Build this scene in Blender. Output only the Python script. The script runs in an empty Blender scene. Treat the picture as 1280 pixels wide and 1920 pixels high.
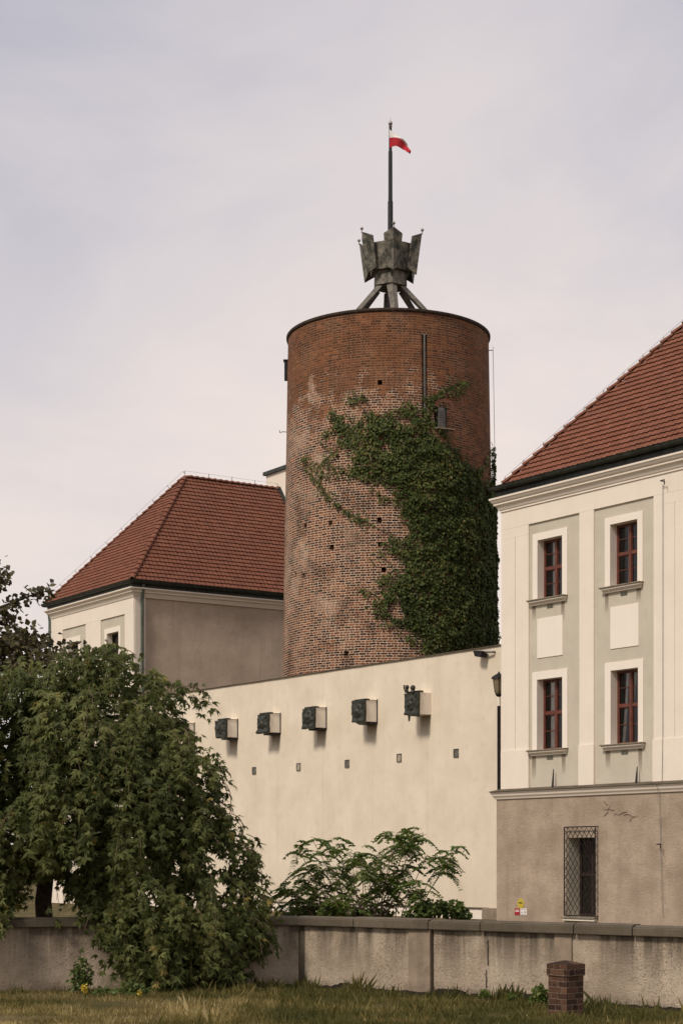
import bpy, math, random
import numpy as np
from mathutils import Vector, noise as mnoise
random.seed(7); rng = np.random.default_rng(7)
scn = bpy.context.scene
COL = scn.collection

# ------------------------------------------------------------------ camera
F, HY, EYE = 3400.0, 1620.0, 1.75            # focal length and horizon row in pixels of the 1280x1920 photograph
cd = bpy.data.cameras.new("camera"); cam = bpy.data.objects.new("camera", cd); COL.objects.link(cam)
cam.location = (0, 0, EYE); cam.rotation_euler = (math.radians(90), 0, 0)
cd.sensor_fit = 'VERTICAL'; cd.sensor_height = 36.0; cd.lens = F/1920*36
cd.shift_y = (HY-960)/1920; cd.clip_start = 0.5; cd.clip_end = 6000
scn.camera = cam
# ------------------------------------------------------------------ light
SUN_AZ = Vector((-0.67, -0.74, 0)).normalized(); SUN_EL = math.radians(47)
sd = Vector((SUN_AZ.x*math.cos(SUN_EL), SUN_AZ.y*math.cos(SUN_EL), math.sin(SUN_EL)))
sl = bpy.data.lights.new("sun", 'SUN'); sl.energy = 2.2; sl.angle = math.radians(11); sl.color = (1.0, 0.895, 0.77)
so = bpy.data.objects.new("sun", sl); COL.objects.link(so); so.location = (-20, -10, 40)
so.rotation_euler = sd.to_track_quat('Z', 'Y').to_euler()
w = bpy.data.worlds.new("World"); scn.world = w; w.use_nodes = True
def world_nodes():
    nt = w.node_tree; N = nt.nodes; L = nt.links; N.clear()
    out = N.new('ShaderNodeOutputWorld'); bg = N.new('ShaderNodeBackground')
    sky = N.new('ShaderNodeTexSky'); sky.sky_type = 'NISHITA'; sky.sun_disc = False
    sky.sun_elevation = SUN_EL; sky.sun_rotation = math.atan2(sd.x, sd.y); sky.dust_density = 3.0; sky.air_density = 1.2
    # thin even overcast: cream towards the horizon, blue grey higher up and to the left, faint streaks of cloud
    tc = N.new('ShaderNodeTexCoord'); mp = N.new('ShaderNodeMapping'); mp.inputs['Scale'].default_value = (1.0, 1.0, 2.2); mp.inputs['Location'].default_value = (0.42, 0.0, 0.15)
    mp.inputs['Rotation'].default_value = (0, math.radians(16), 0)
    n1 = N.new('ShaderNodeTexNoise'); n1.inputs['Scale'].default_value = 4.2; n1.inputs['Detail'].default_value = 9; n1.inputs['Roughness'].default_value = .56; n1.inputs['Distortion'].default_value = .4
    def math_(op, a, b):
        n = N.new('ShaderNodeMath'); n.operation = op
        for k, v in enumerate((a, b)):
            if isinstance(v, bpy.types.NodeSocket): L.new(v, n.inputs[k])
            else: n.inputs[k].default_value = v
        return n.outputs[0]
    def rng_(v, a, b, c, d):
        n = N.new('ShaderNodeMapRange'); n.interpolation_type = 'SMOOTHSTEP'; L.new(v, n.inputs[0])
        for k, q in enumerate((a, b, c, d)): n.inputs[k+1].default_value = q
        return n.outputs[0]
    sx = N.new('ShaderNodeSeparateXYZ'); L.new(tc.outputs['Generated'], sx.inputs[0]); L.new(tc.outputs['Generated'], mp.inputs[0]); L.new(mp.outputs[0], n1.inputs['Vector'])
    f = math_('ADD', rng_(sx.outputs['Z'], .16, .50, .02, .62), rng_(sx.outputs['X'], -.22, .06, .24, 0.0))
    f = math_('ADD', f, rng_(n1.outputs['Fac'], .30, .70, .13, -.13))
    f = math_('ADD', f, rng_(sx.outputs['X'], .06, .22, 0.0, .16))
    rp = N.new('ShaderNodeValToRGB'); e = rp.color_ramp.elements; L.new(f, rp.inputs[0])
    e[0].position = .0; e[0].color = (.735, .63, .567, 1); e[1].position = 1; e[1].color = (.31, .32, .40, 1)
    k = e.new(.40); k.color = (.57, .525, .53, 1)
    sc = N.new('ShaderNodeMixRGB'); sc.blend_type = 'MULTIPLY'; sc.inputs[0].default_value = 1; sc.inputs[2].default_value = (.09, .09, .09, 1)
    mx = N.new('ShaderNodeMixRGB'); mx.inputs[0].default_value = .92
    L.new(sky.outputs[0], sc.inputs[1]); L.new(sc.outputs[0], mx.inputs[1]); L.new(rp.outputs[0], mx.inputs[2])
    L.new(mx.outputs[0], bg.inputs[0]); bg.inputs[1].default_value = 1.0; L.new(bg.outputs[0], out.inputs[0])
world_nodes()
vs = scn.view_settings; vs.view_transform = 'Standard'; vs.look = 'None'; vs.exposure = 0.38; vs.gamma = 1.0

# ------------------------------------------------------------------ helpers
def at(x, y, D):                              # photograph pixel at depth D -> world point
    return Vector(((x-640)/F*D, D, EYE+(HY-y)/F*D))
class Frame:                                  # a building's own frame: x along its front, y into it, z up
    def __init__(s, o, xdir):
        s.o = Vector((o[0], o[1], 0)); s.a = Vector((xdir[0], xdir[1], 0)).normalized(); s.b = Vector((-s.a.y, s.a.x, 0))
        s.rot = math.atan2(s.a.y, s.a.x)
    def loc(s, p): d = Vector(p)-s.o; return Vector((d.dot(s.a), d.dot(s.b), d.z))
    def wld(s, x, y, z=0): return s.o+s.a*x+s.b*y+Vector((0, 0, z))
    def _ray(s, px, py): return Vector(((px-640)/F, 1, (HY-py)/F))
    def hit(s, px, py, n, p0):                # ray meets the plane with local normal n through local p0
        o = s.loc((0, 0, EYE)); r = s._ray(px, py); r = Vector((r.dot(s.a), r.dot(s.b), r.z)); n = Vector(n)
        return o+r*((Vector(p0)-o).dot(n)/r.dot(n))
    def f(s, px, py, y=0): h = s.hit(px, py, (0, 1, 0), (0, y, 0)); return h.x, h.z
    def g(s, px, py, x=0): h = s.hit(px, py, (1, 0, 0), (x, 0, 0)); return h.y, h.z

def tag(o, label=None, cat=None, group=None, kind=None):
    if label: o['label'] = label
    if cat: o['category'] = cat
    if group: o['group'] = group
    if kind: o['kind'] = kind
    return o
def empty(name, loc=(0, 0, 0), rz=0, label=None, cat=None, group=None):
    o = bpy.data.objects.new(name, None); COL.objects.link(o); o.location = loc; o.rotation_euler = (0, 0, rz)
    o.empty_display_size = .3
    return tag(o, label, cat, group)
def link(name, me, parent=None):
    o = bpy.data.objects.new(name, me); COL.objects.link(o)
    if parent: o.parent = parent
    return o
class MB:
    def __init__(s): s.v = []; s.f = []; s.m = []; s.r = []; s.mi = 0; s.ri = 0.0; s.uv = None
    def add(s, vs, fs):
        n = len(s.v); s.v += [tuple(v) for v in vs]
        for f in fs: s.f.append([i+n for i in f]); s.m.append(s.mi); s.r.append(s.ri)
        return s
    def box(s, x0, x1, y0, y1, z0, z1):
        return s.add([(x0,y0,z0),(x1,y0,z0),(x1,y1,z0),(x0,y1,z0),(x0,y0,z1),(x1,y0,z1),(x1,y1,z1),(x0,y1,z1)],
                     [(0,3,2,1),(4,5,6,7),(0,1,5,4),(1,2,6,5),(2,3,7,6),(3,0,4,7)])
    def hull8(s, lo, hi):                     # two quads joined
        return s.add(list(lo)+list(hi), [(3,2,1,0),(4,5,6,7),(0,1,5,4),(1,2,6,5),(2,3,7,6),(3,0,4,7)])
    def quad(s, a, b, c, d): return s.add([a, b, c, d], [(0,1,2,3)])
    def tube(s, pts, r, n=8, cap=True):
        pts = [Vector(p) for p in pts]; rs = r if isinstance(r, (list, tuple)) else [r]*len(pts)
        base = len(s.v); ref = Vector((0.13, 0.21, 1)).normalized()
        for i, p in enumerate(pts):
            d = (pts[min(i+1, len(pts)-1)]-pts[max(i-1, 0)]).normalized()
            if abs(d.dot(ref)) > .95: rf = Vector((1, .1, 0)).normalized()
            else: rf = ref
            u = d.cross(rf).normalized(); v = d.cross(u)
            for k in range(n):
                t = 2*math.pi*k/n; s.v.append(tuple(p+(u*math.cos(t)+v*math.sin(t))*rs[i]))
        for i in range(len(pts)-1):
            for k in range(n):
                a = base+i*n+k; b = base+i*n+(k+1) % n
                s.f.append([a, a+n, b+n, b]); s.m.append(s.mi); s.r.append(s.ri)
        if cap:
            s.f.append([base+k for k in range(n)]); s.f.append([base+(len(pts)-1)*n+k for k in range(n)][::-1])
            s.m += [s.mi]*2; s.r += [s.ri]*2
        return s
    def lathe(s, prof, cx=0, cy=0, n=16, ph=0):     # prof: (r, z)
        base = len(s.v)
        for r, z in prof:
            for k in range(n):
                t = 2*math.pi*k/n+ph; s.v.append((cx+r*math.cos(t), cy+r*math.sin(t), z))
        for i in range(len(prof)-1):
            for k in range(n):
                a = base+i*n+k; b = base+i*n+(k+1) % n
                s.f.append([a, b, b+n, a+n]); s.m.append(s.mi); s.r.append(s.ri)
        s.f.append([base+k for k in range(n)][::-1]); s.f.append([base+(len(prof)-1)*n+k for k in range(n)]); s.m += [s.mi]*2; s.r += [s.ri]*2
        return s
    def ball(s, c, r, n=10, m=7):
        return s.lathe_at(c, [(r*math.sin(math.pi*(i+.02)/(m+.04)), -r*math.cos(math.pi*(i+.02)/(m+.04))) for i in range(m+1)], n)
    def lathe_at(s, c, prof, n=12):
        return s.lathe([(r, z+c[2]) for r, z in prof], c[0], c[1], n)
    def sweep(s, path, prof, closed=True):    # profile (out, z) swept along a flat path, mitred; out = to the right of travel
        P = [Vector((p[0], p[1], 0)) for p in path]; nP = len(P); base = len(s.v); k = len(prof)
        for i in range(nP):
            d0 = (P[i]-P[i-1]).normalized() if i else (P[1]-P[0]).normalized()
            d1 = (P[i+1]-P[i]).normalized() if i < nP-1 else d0
            n0 = Vector((d0.y, -d0.x, 0)); n1 = Vector((d1.y, -d1.x, 0)); m = (n0+n1); m = m/(m.dot(n0)) if m.length > .01 else n0
            for o, z in prof: s.v.append((P[i].x+m.x*o, P[i].y+m.y*o, z))
        for i in range(nP-1):
            for j in range(k if closed else k-1):
                a = base+i*k+j; b = base+i*k+(j+1) % k
                s.f.append([a, a+k, b+k, b]); s.m.append(s.mi); s.r.append(s.ri)
        if closed:
            s.f.append([base+j for j in range(k)]); s.f.append([base+(nP-1)*k+j for j in range(k)][::-1]); s.m += [s.mi]*2; s.r += [s.ri]*2
        return s
    def build(s, name, mats, parent=None, smooth=None, bevel=0, fix=True):
        me = bpy.data.meshes.new(name); me.from_pydata(s.v, [], s.f)
        for mm in (mats if isinstance(mats, (list, tuple)) else [mats]): me.materials.append(mm)
        me.polygons.foreach_set('material_index', s.m)
        if any(s.r):
            a = me.attributes.new('rnd', 'FLOAT', 'FACE'); a.data.foreach_set('value', s.r)
        if fix:
            import bmesh
            bm = bmesh.new(); bm.from_mesh(me); bmesh.ops.recalc_face_normals(bm, faces=bm.faces); bm.to_mesh(me); bm.free()
        if smooth is not None:
            me.polygons.foreach_set('use_smooth', [True]*len(me.polygons)); me.set_sharp_from_angle(angle=math.radians(smooth))
        me.update(); o = link(name, me, parent)
        if bevel:
            md = o.modifiers.new('bevel', 'BEVEL'); md.width = bevel; md.segments = 2; md.limit_method = 'ANGLE'; md.angle_limit = math.radians(40)
        return o
def np_mesh(name, V, Fc, mat, parent=None, rnd=None, smooth=False):      # equal-sized faces, numpy arrays
    me = bpy.data.meshes.new(name); n, k = Fc.shape
    me.vertices.add(len(V)); me.vertices.foreach_set('co', np.ascontiguousarray(V, dtype=np.float32).ravel())
    me.loops.add(n*k); me.loops.foreach_set('vertex_index', np.ascontiguousarray(Fc, dtype=np.int32).ravel())
    me.polygons.add(n); me.polygons.foreach_set('loop_start', np.arange(0, n*k, k, dtype=np.int32))
    try: me.polygons.foreach_set('loop_total', np.full(n, k, dtype=np.int32))
    except Exception: pass
    me.materials.append(mat)
    if rnd is not None:
        a = me.attributes.new('rnd', 'FLOAT', 'FACE'); a.data.foreach_set('value', np.ascontiguousarray(rnd, dtype=np.float32))
    me.update(calc_edges=True); me.validate()
    if smooth: me.polygons.foreach_set('use_smooth', [True]*n)
    return link(name, me, parent)
def nrm(a): return a/np.maximum(np.linalg.norm(a, axis=1, keepdims=True), 1e-9)
def leaves(name, P, A, N, S, tmpl, faces, mat, parent=None, rnd=None):   # tmpl: (along, side, normal)
    P = np.asarray(P, float); A = nrm(np.asarray(A, float)); B = nrm(np.cross(np.asarray(N, float), A)); N = np.cross(A, B)
    S = np.asarray(S, float)[:, None, None]; t = np.asarray(tmpl, float)
    V = P[:, None]+S*(t[None, :, 0:1]*A[:, None]+t[None, :, 1:2]*B[:, None]+t[None, :, 2:3]*N[:, None])
    n, k = len(P), len(t); Fc = (np.asarray(faces)[None]+(np.arange(n)*k)[:, None, None]).reshape(-1, len(faces[0]))
    if rnd is None: rnd = rng.random(n)
    return np_mesh(name, V.reshape(-1, 3), Fc, mat, parent, np.repeat(rnd, len(faces)))
LEAF_T = [(0,0,0),(.45,.26,.05),(1,0,-.06),(.45,-.26,.05)]; LEAF_F = [(0,1,2,3)]
FOLD_T = [(0,0,0),(.35,.42,.10),(.75,.24,.02),(1,0,-.12),(.75,-.24,.02),(.35,-.42,.10)]; FOLD_F = [(0,1,2,3),(0,3,4,5)]
def in_poly(x, y, poly):
    x = np.asarray(x, float); y = np.asarray(y, float); c = np.zeros(x.shape, bool); n = len(poly)
    for i in range(n):
        x0, y0 = poly[i]; x1, y1 = poly[i-1]
        if y0 == y1: continue
        c ^= ((y0 > y) != (y1 > y)) & (x < (x1-x0)*(y-y0)/(y1-y0)+x0)
    return c
def edge_dist(x, y, poly):
    d = np.full(np.shape(x), 1e9); n = len(poly)
    for i in range(n):
        a = np.array(poly[i-1], float); b = np.array(poly[i], float); ab = b-a
        t = np.clip(((x-a[0])*ab[0]+(y-a[1])*ab[1])/max(ab @ ab, 1e-9), 0, 1)
        d = np.minimum(d, np.hypot(x-a[0]-t*ab[0], y-a[1]-t*ab[1]))
    return d

# ------------------------------------------------------------------ materials
class NT:
    def __init__(s, name, rough=.8, spec=.3):
        s.mat = bpy.data.materials.new(name); s.mat.use_nodes = True; s.t = s.mat.node_tree; s.b = s.t.nodes['Principled BSDF']
        s.b.inputs['Roughness'].default_value = rough; s.b.inputs['Specular IOR Level'].default_value = spec
        s.tc = s.t.nodes.new('ShaderNodeTexCoord')
    def put(s, sock, v):
        if isinstance(v, bpy.types.NodeSocket): s.t.links.new(v, sock)
        elif isinstance(v, (tuple, list)): sock.default_value = (*v, 1) if len(v) == 3 and len(sock.default_value) == 4 else v
        else: sock.default_value = v
    def obj(s, scale=(1, 1, 1), src='Object'):
        m = s.t.nodes.new('ShaderNodeMapping'); m.inputs['Scale'].default_value = scale
        s.t.links.new(s.tc.outputs[src], m.inputs[0]); return m.outputs[0]
    def noise(s, sc, det=4, rough=.55, vec=None, dist=0):
        n = s.t.nodes.new('ShaderNodeTexNoise'); n.inputs['Scale'].default_value = sc; n.inputs['Detail'].default_value = det
        n.inputs['Roughness'].default_value = rough; n.inputs['Distortion'].default_value = dist
        s.t.links.new(vec or s.tc.outputs['Object'], n.inputs['Vector']); return n.outputs['Fac']
    def voro(s, sc, vec=None, out='Distance'):
        n = s.t.nodes.new('ShaderNodeTexVoronoi'); n.inputs['Scale'].default_value = sc
        s.t.links.new(vec or s.tc.outputs['Object'], n.inputs['Vector']); return n.outputs[out]
    def ramp(s, fac, *stops):
        n = s.t.nodes.new('ShaderNodeValToRGB'); e = n.color_ramp.elements
        while len(e) < len(stops): e.new(.5)
        for el, (p, c) in zip(e, stops): el.position = p; el.color = (*c, 1) if not isinstance(c, (int, float)) else (c, c, c, 1)
        s.put(n.inputs[0], fac); return n.outputs[0]
    def mix(s, fac, a, b, mode='MIX'):
        n = s.t.nodes.new('ShaderNodeMixRGB'); n.blend_type = mode
        s.put(n.inputs[0], fac); s.put(n.inputs[1], a); s.put(n.inputs[2], b); return n.outputs[0]
    def m(s, op, a, b=0.0, c=0.0):
        n = s.t.nodes.new('ShaderNodeMath'); n.operation = op
        s.put(n.inputs[0], a); s.put(n.inputs[1], b); s.put(n.inputs[2], c); return n.outputs[0]
    def rng(s, v, a, b, c=0.0, d=1.0):
        n = s.t.nodes.new('ShaderNodeMapRange'); s.put(n.inputs[0], v)
        for i, q in enumerate((a, b, c, d)): n.inputs[i+1].default_value = q
        return n.outputs[0]
    def sep(s, v):
        n = s.t.nodes.new('ShaderNodeSeparateXYZ'); s.t.links.new(v, n.inputs[0]); return n.outputs
    def comb(s, x, y, z=0.0):
        n = s.t.nodes.new('ShaderNodeCombineXYZ'); s.put(n.inputs[0], x); s.put(n.inputs[1], y); s.put(n.inputs[2], z); return n.outputs[0]
    def attr(s, name):
        n = s.t.nodes.new('ShaderNodeAttribute'); n.attribute_name = name; return n.outputs['Fac']
    def white(s, v):
        n = s.t.nodes.new('ShaderNodeTexWhiteNoise'); n.noise_dimensions = '3D'; s.t.links.new(v, n.inputs['Vector']); return n.outputs['Value']
    def bump(s, h, dist=.02, st=1.0):
        n = s.t.nodes.new('ShaderNodeBump'); n.inputs['Strength'].default_value = st; n.inputs['Distance'].default_value = dist
        s.put(n.inputs['Height'], h); s.t.links.new(n.outputs[0], s.b.inputs['Normal']); return s
    def col(s, c): s.put(s.b.inputs['Base Color'], c); return s
def plain(name, c, rough=.7, var=.25, sc=6, metal=0, bump=0):
    t = NT(name, rough); n = t.noise(sc, 5); lo = tuple(x*(1-var) for x in c); hi = tuple(min(1, x*(1+var)) for x in c)
    t.col(t.ramp(n, (.3, lo), (.7, hi))); t.b.inputs['Metallic'].default_value = metal
    if bump: t.bump(t.noise(sc*5, 4), bump)
    return t.mat
def plaster(name, c, dark, patch=.35, sc=.6, bump=.004, streak=.25, spk=0, low=0):
    t = NT(name, .9, .15)
    big = t.noise(sc, 6, .6); fine = t.noise(14, 6, .65); st = t.noise(2.2, 4, .6, t.obj((1.6, 1.6, .10)))
    base = t.mix(t.rng(big, .35, .75, 0, patch), c, dark); base = t.mix(t.rng(st, .52, .8, 0, streak), base, dark)
    base = t.mix(t.rng(fine, .3, .75, 0, .2), base, dark)
    bl = t.noise(3.2, 5, .7); base = t.mix(t.rng(bl, .56, .74, 0, patch*.6), base, dark)
    if low:                                    # splash dirt that thins out two metres above the ground, in ragged runs
        z = t.sep(t.tc.outputs['Object'])[2]; base = t.mix(t.m('MULTIPLY', t.rng(t.m('ADD', z, t.m('MULTIPLY', big, 2.0)), 3.0, 1.2), low), base, dark)
    h = t.m('ADD', t.m('MULTIPLY', fine, .6), big)
    if spk:
        sp = t.noise(46, 3, .7); base = t.mix(t.rng(sp, .53, .66, 0, spk), base, tuple(x*.35 for x in dark)); h = t.m('ADD', h, t.m('MULTIPLY', sp, 1.0))
    t.col(base); t.bump(h, bump); return t.mat
CREAM = plaster('cream_plaster', (.82, .735, .635), (.61, .525, .42), .3, .9, streak=.2, bump=.003)
FIELD = plaster('grey_green_plaster', (.58, .53, .43), (.43, .38, .30), .55, 1.1, streak=.3, bump=.006)
WHITEP = plaster('white_panel_paint', (.84, .77, .67), (.69, .60, .51), .25, 1.4, streak=.15, bump=.002)
WALLW = plaster('whitewashed_wall', (.76, .675, .545), (.55, .465, .345), .6, .8, streak=.22, bump=.006, low=.3)
ROUGH = plaster('bare_rough_plaster', (.55, .44, .335), (.29, .22, .16), .8, 1.1, .03, .4, spk=.3)
ROUGHB = plaster('grey_brown_plaster', (.65, .525, .40), (.38, .30, .22), .85, .7, .03, .45, spk=.25)
def concrete_wall():
    t = NT('weathered_concrete', .95, .1)
    z = t.sep(t.tc.outputs['Object'])[2]
    big = t.noise(.9, 6, .6); sp = t.noise(38, 4, .75); st = t.noise(2.4, 6, .65, t.obj((1, 1, .10)))
    base = t.mix(t.rng(big, .35, .7), (.55, .455, .345), (.32, .25, .18))
    base = t.mix(t.rng(t.noise(5, 5), .52, .7, 0, .45), base, (.56, .46, .37))
    base = t.mix(t.m('MULTIPLY', t.rng(sp, .50, .64), t.rng(t.noise(1.3, 4), .35, .65, .15, .8)), base, (.13, .10, .07))
    stain = t.m('MULTIPLY', t.rng(st, .43, .58), t.rng(z, .15, .8)); base = t.mix(t.m('MULTIPLY', stain, .85), base, (.085, .068, .048))
    low = t.m('MULTIPLY', t.rng(t.noise(4, 4), .40, .6), t.rng(z, .22, .0)); base = t.mix(t.m('MULTIPLY', low, .6), base, (.14, .105, .075))
    t.col(base); t.bump(t.m('ADD', sp, t.m('MULTIPLY', big, .5)), .018); return t.mat
CONC = concrete_wall()
COPING = plaster('dark_coping_concrete', (.15, .122, .088), (.06, .05, .035), .8, 1.5, .006, .3, spk=.35)
PILC = plaster('smooth_concrete', (.33, .26, .19), (.15, .118, .084), .9, 2.0, .004, .6, spk=.2)
def roof_tiles():
    t = NT('red_clay_tiles', .75, .25); r = t.attr('rnd'); n = t.noise(.7, 5); f = t.noise(22, 4)
    c = t.ramp(r, (0, (.165, .060, .034)), (.5, (.188, .069, .039)), (.95, (.215, .083, .048)), (1, (.13, .055, .037)))
    c = t.mix(t.rng(n, .4, .7, 0, .3), c, (.13, .06, .04)); c = t.mix(t.rng(f, .5, .75, 0, .25), c, (.09, .055, .035)); c = t.mix(t.rng(t.noise(2.6, 6, .7), .60, .78, 0, .45), c, (.085, .055, .032)); t.col(c); t.bump(f, .003); return t.mat
TILE = roof_tiles()
GUT = plain('dark_zinc', (.045, .05, .042), .5, .4, 5, .3)
PIPE = plain('green_grey_pipe', (.10, .12, .095), .5, .3, 5, .2)
PIPEG = plain('tarnished_steel', (.085, .082, .072), .6, .3, 7, .2)
BLACK = plain('black_iron', (.018, .017, .016), .55, .3, 9, .3)
GREY = plain('grey_steel', (.20, .20, .185), .5, .3, 7, .4)
FRAME = plain('red_brown_paint', (.135, .045, .030), .45, .25, 9)
DFRAME = plain('dark_brown_paint', (.045, .028, .024), .45, .25, 9)
REFLM = plain('pale_pane_reflection', (.75, .72, .68), .9, .15, 3)  # pale tone painted in for reflections in the window panes
SILLM = plain('weathered_sill', (.22, .185, .13), .85, .4, 8, bump=.004)
VENTM = plain('vent_grille_grey', (.16, .155, .12), .7, .3, 12)
ROOM = plain('dim_interior', (.10, .09, .08), .9, .2)
def glassm():
    m = bpy.data.materials.new('window_glass'); m.use_nodes = True; nt = m.node_tree; nt.nodes.clear()
    o = nt.nodes.new('ShaderNodeOutputMaterial'); mx = nt.nodes.new('ShaderNodeMixShader'); fr = nt.nodes.new('ShaderNodeFresnel'); fr.inputs[0].default_value = 1.55
    tr = nt.nodes.new('ShaderNodeBsdfTransparent'); tr.inputs[0].default_value = (.92, .92, .90, 1)
    gl = nt.nodes.new('ShaderNodeBsdfGlossy'); gl.inputs['Roughness'].default_value = .03; gl.inputs[0].default_value = (.8, .8, .8, 1)
    for a, b in ((fr.outputs[0], mx.inputs[0]), (tr.outputs[0], mx.inputs[1]), (gl.outputs[0], mx.inputs[2]), (mx.outputs[0], o.inputs[0])): nt.links.new(a, b)
    return m
GLASS = glassm()
def leafm(name, stops, trans=.3, rough=.5, nsc=1.3):
    t = NT(name, rough, .14); r = t.attr('rnd'); n = t.noise(nsc, 3)
    c = t.ramp(r, *stops); c = t.mix(t.rng(n, .35, .7, 0, .5), c, t.mix(1, c, (.62, .68, .62), 'MULTIPLY')); t.col(c)
    nt = t.t; tl = nt.nodes.new('ShaderNodeBsdfTranslucent'); mx = nt.nodes.new('ShaderNodeMixShader'); mx.inputs[0].default_value = trans
    t.put(tl.inputs[0], t.mix(1, c, (1.5, 1.5, .8), 'MULTIPLY')); out = nt.nodes['Material Output']
    nt.links.new(t.b.outputs[0], mx.inputs[1]); nt.links.new(tl.outputs[0], mx.inputs[2]); nt.links.new(mx.outputs[0], out.inputs[0]); return t.mat
IVYL = leafm('ivy_leaves', ((0, (.022, .034, .008)), (.5, (.060, .082, .020)), (.88, (.14, .155, .044)), (1, (.18, .13, .05))), .25, .5, 1.0)
TREEL = leafm('ash_leaves', ((0, (.036, .047, .014)), (.5, (.100, .115, .036)), (.93, (.19, .195, .068)), (.97, (.22, .17, .05)), (1, (.28, .21, .06))), .3, .55)
DARKL = leafm('plum_leaves', ((0, (.04, .036, .022)), (.5, (.085, .074, .040)), (1, (.14, .115, .06))), .25, .45)
SHRUBL = leafm('locust_leaves', ((0, (.055, .092, .020)), (.5, (.105, .155, .036)), (.95, (.16, .20, .06)), (1, (.22, .20, .07))), .35, .5)
BUSHL = leafm('bush_leaves', ((0, (.045, .068, .018)), (.6, (.088, .122, .034)), (1, (.14, .165, .06))), .25, .45)
GRASSM = leafm('grass_blades', ((0, (.085, .085, .028)), (.40, (.17, .14, .05)), (.7, (.32, .245, .105)), (1, (.58, .46, .26))), .3, .7, .8)
YEL = leafm('yellow_petals', ((0, (.5, .33, .04)), (1, (.62, .48, .10))), .3)
BARK = plain('bark', (.075, .055, .04), .95, .5, 12, bump=.02)
TWIG = plain('twig', (.15, .10, .065), .9, .3, 8)

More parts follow.
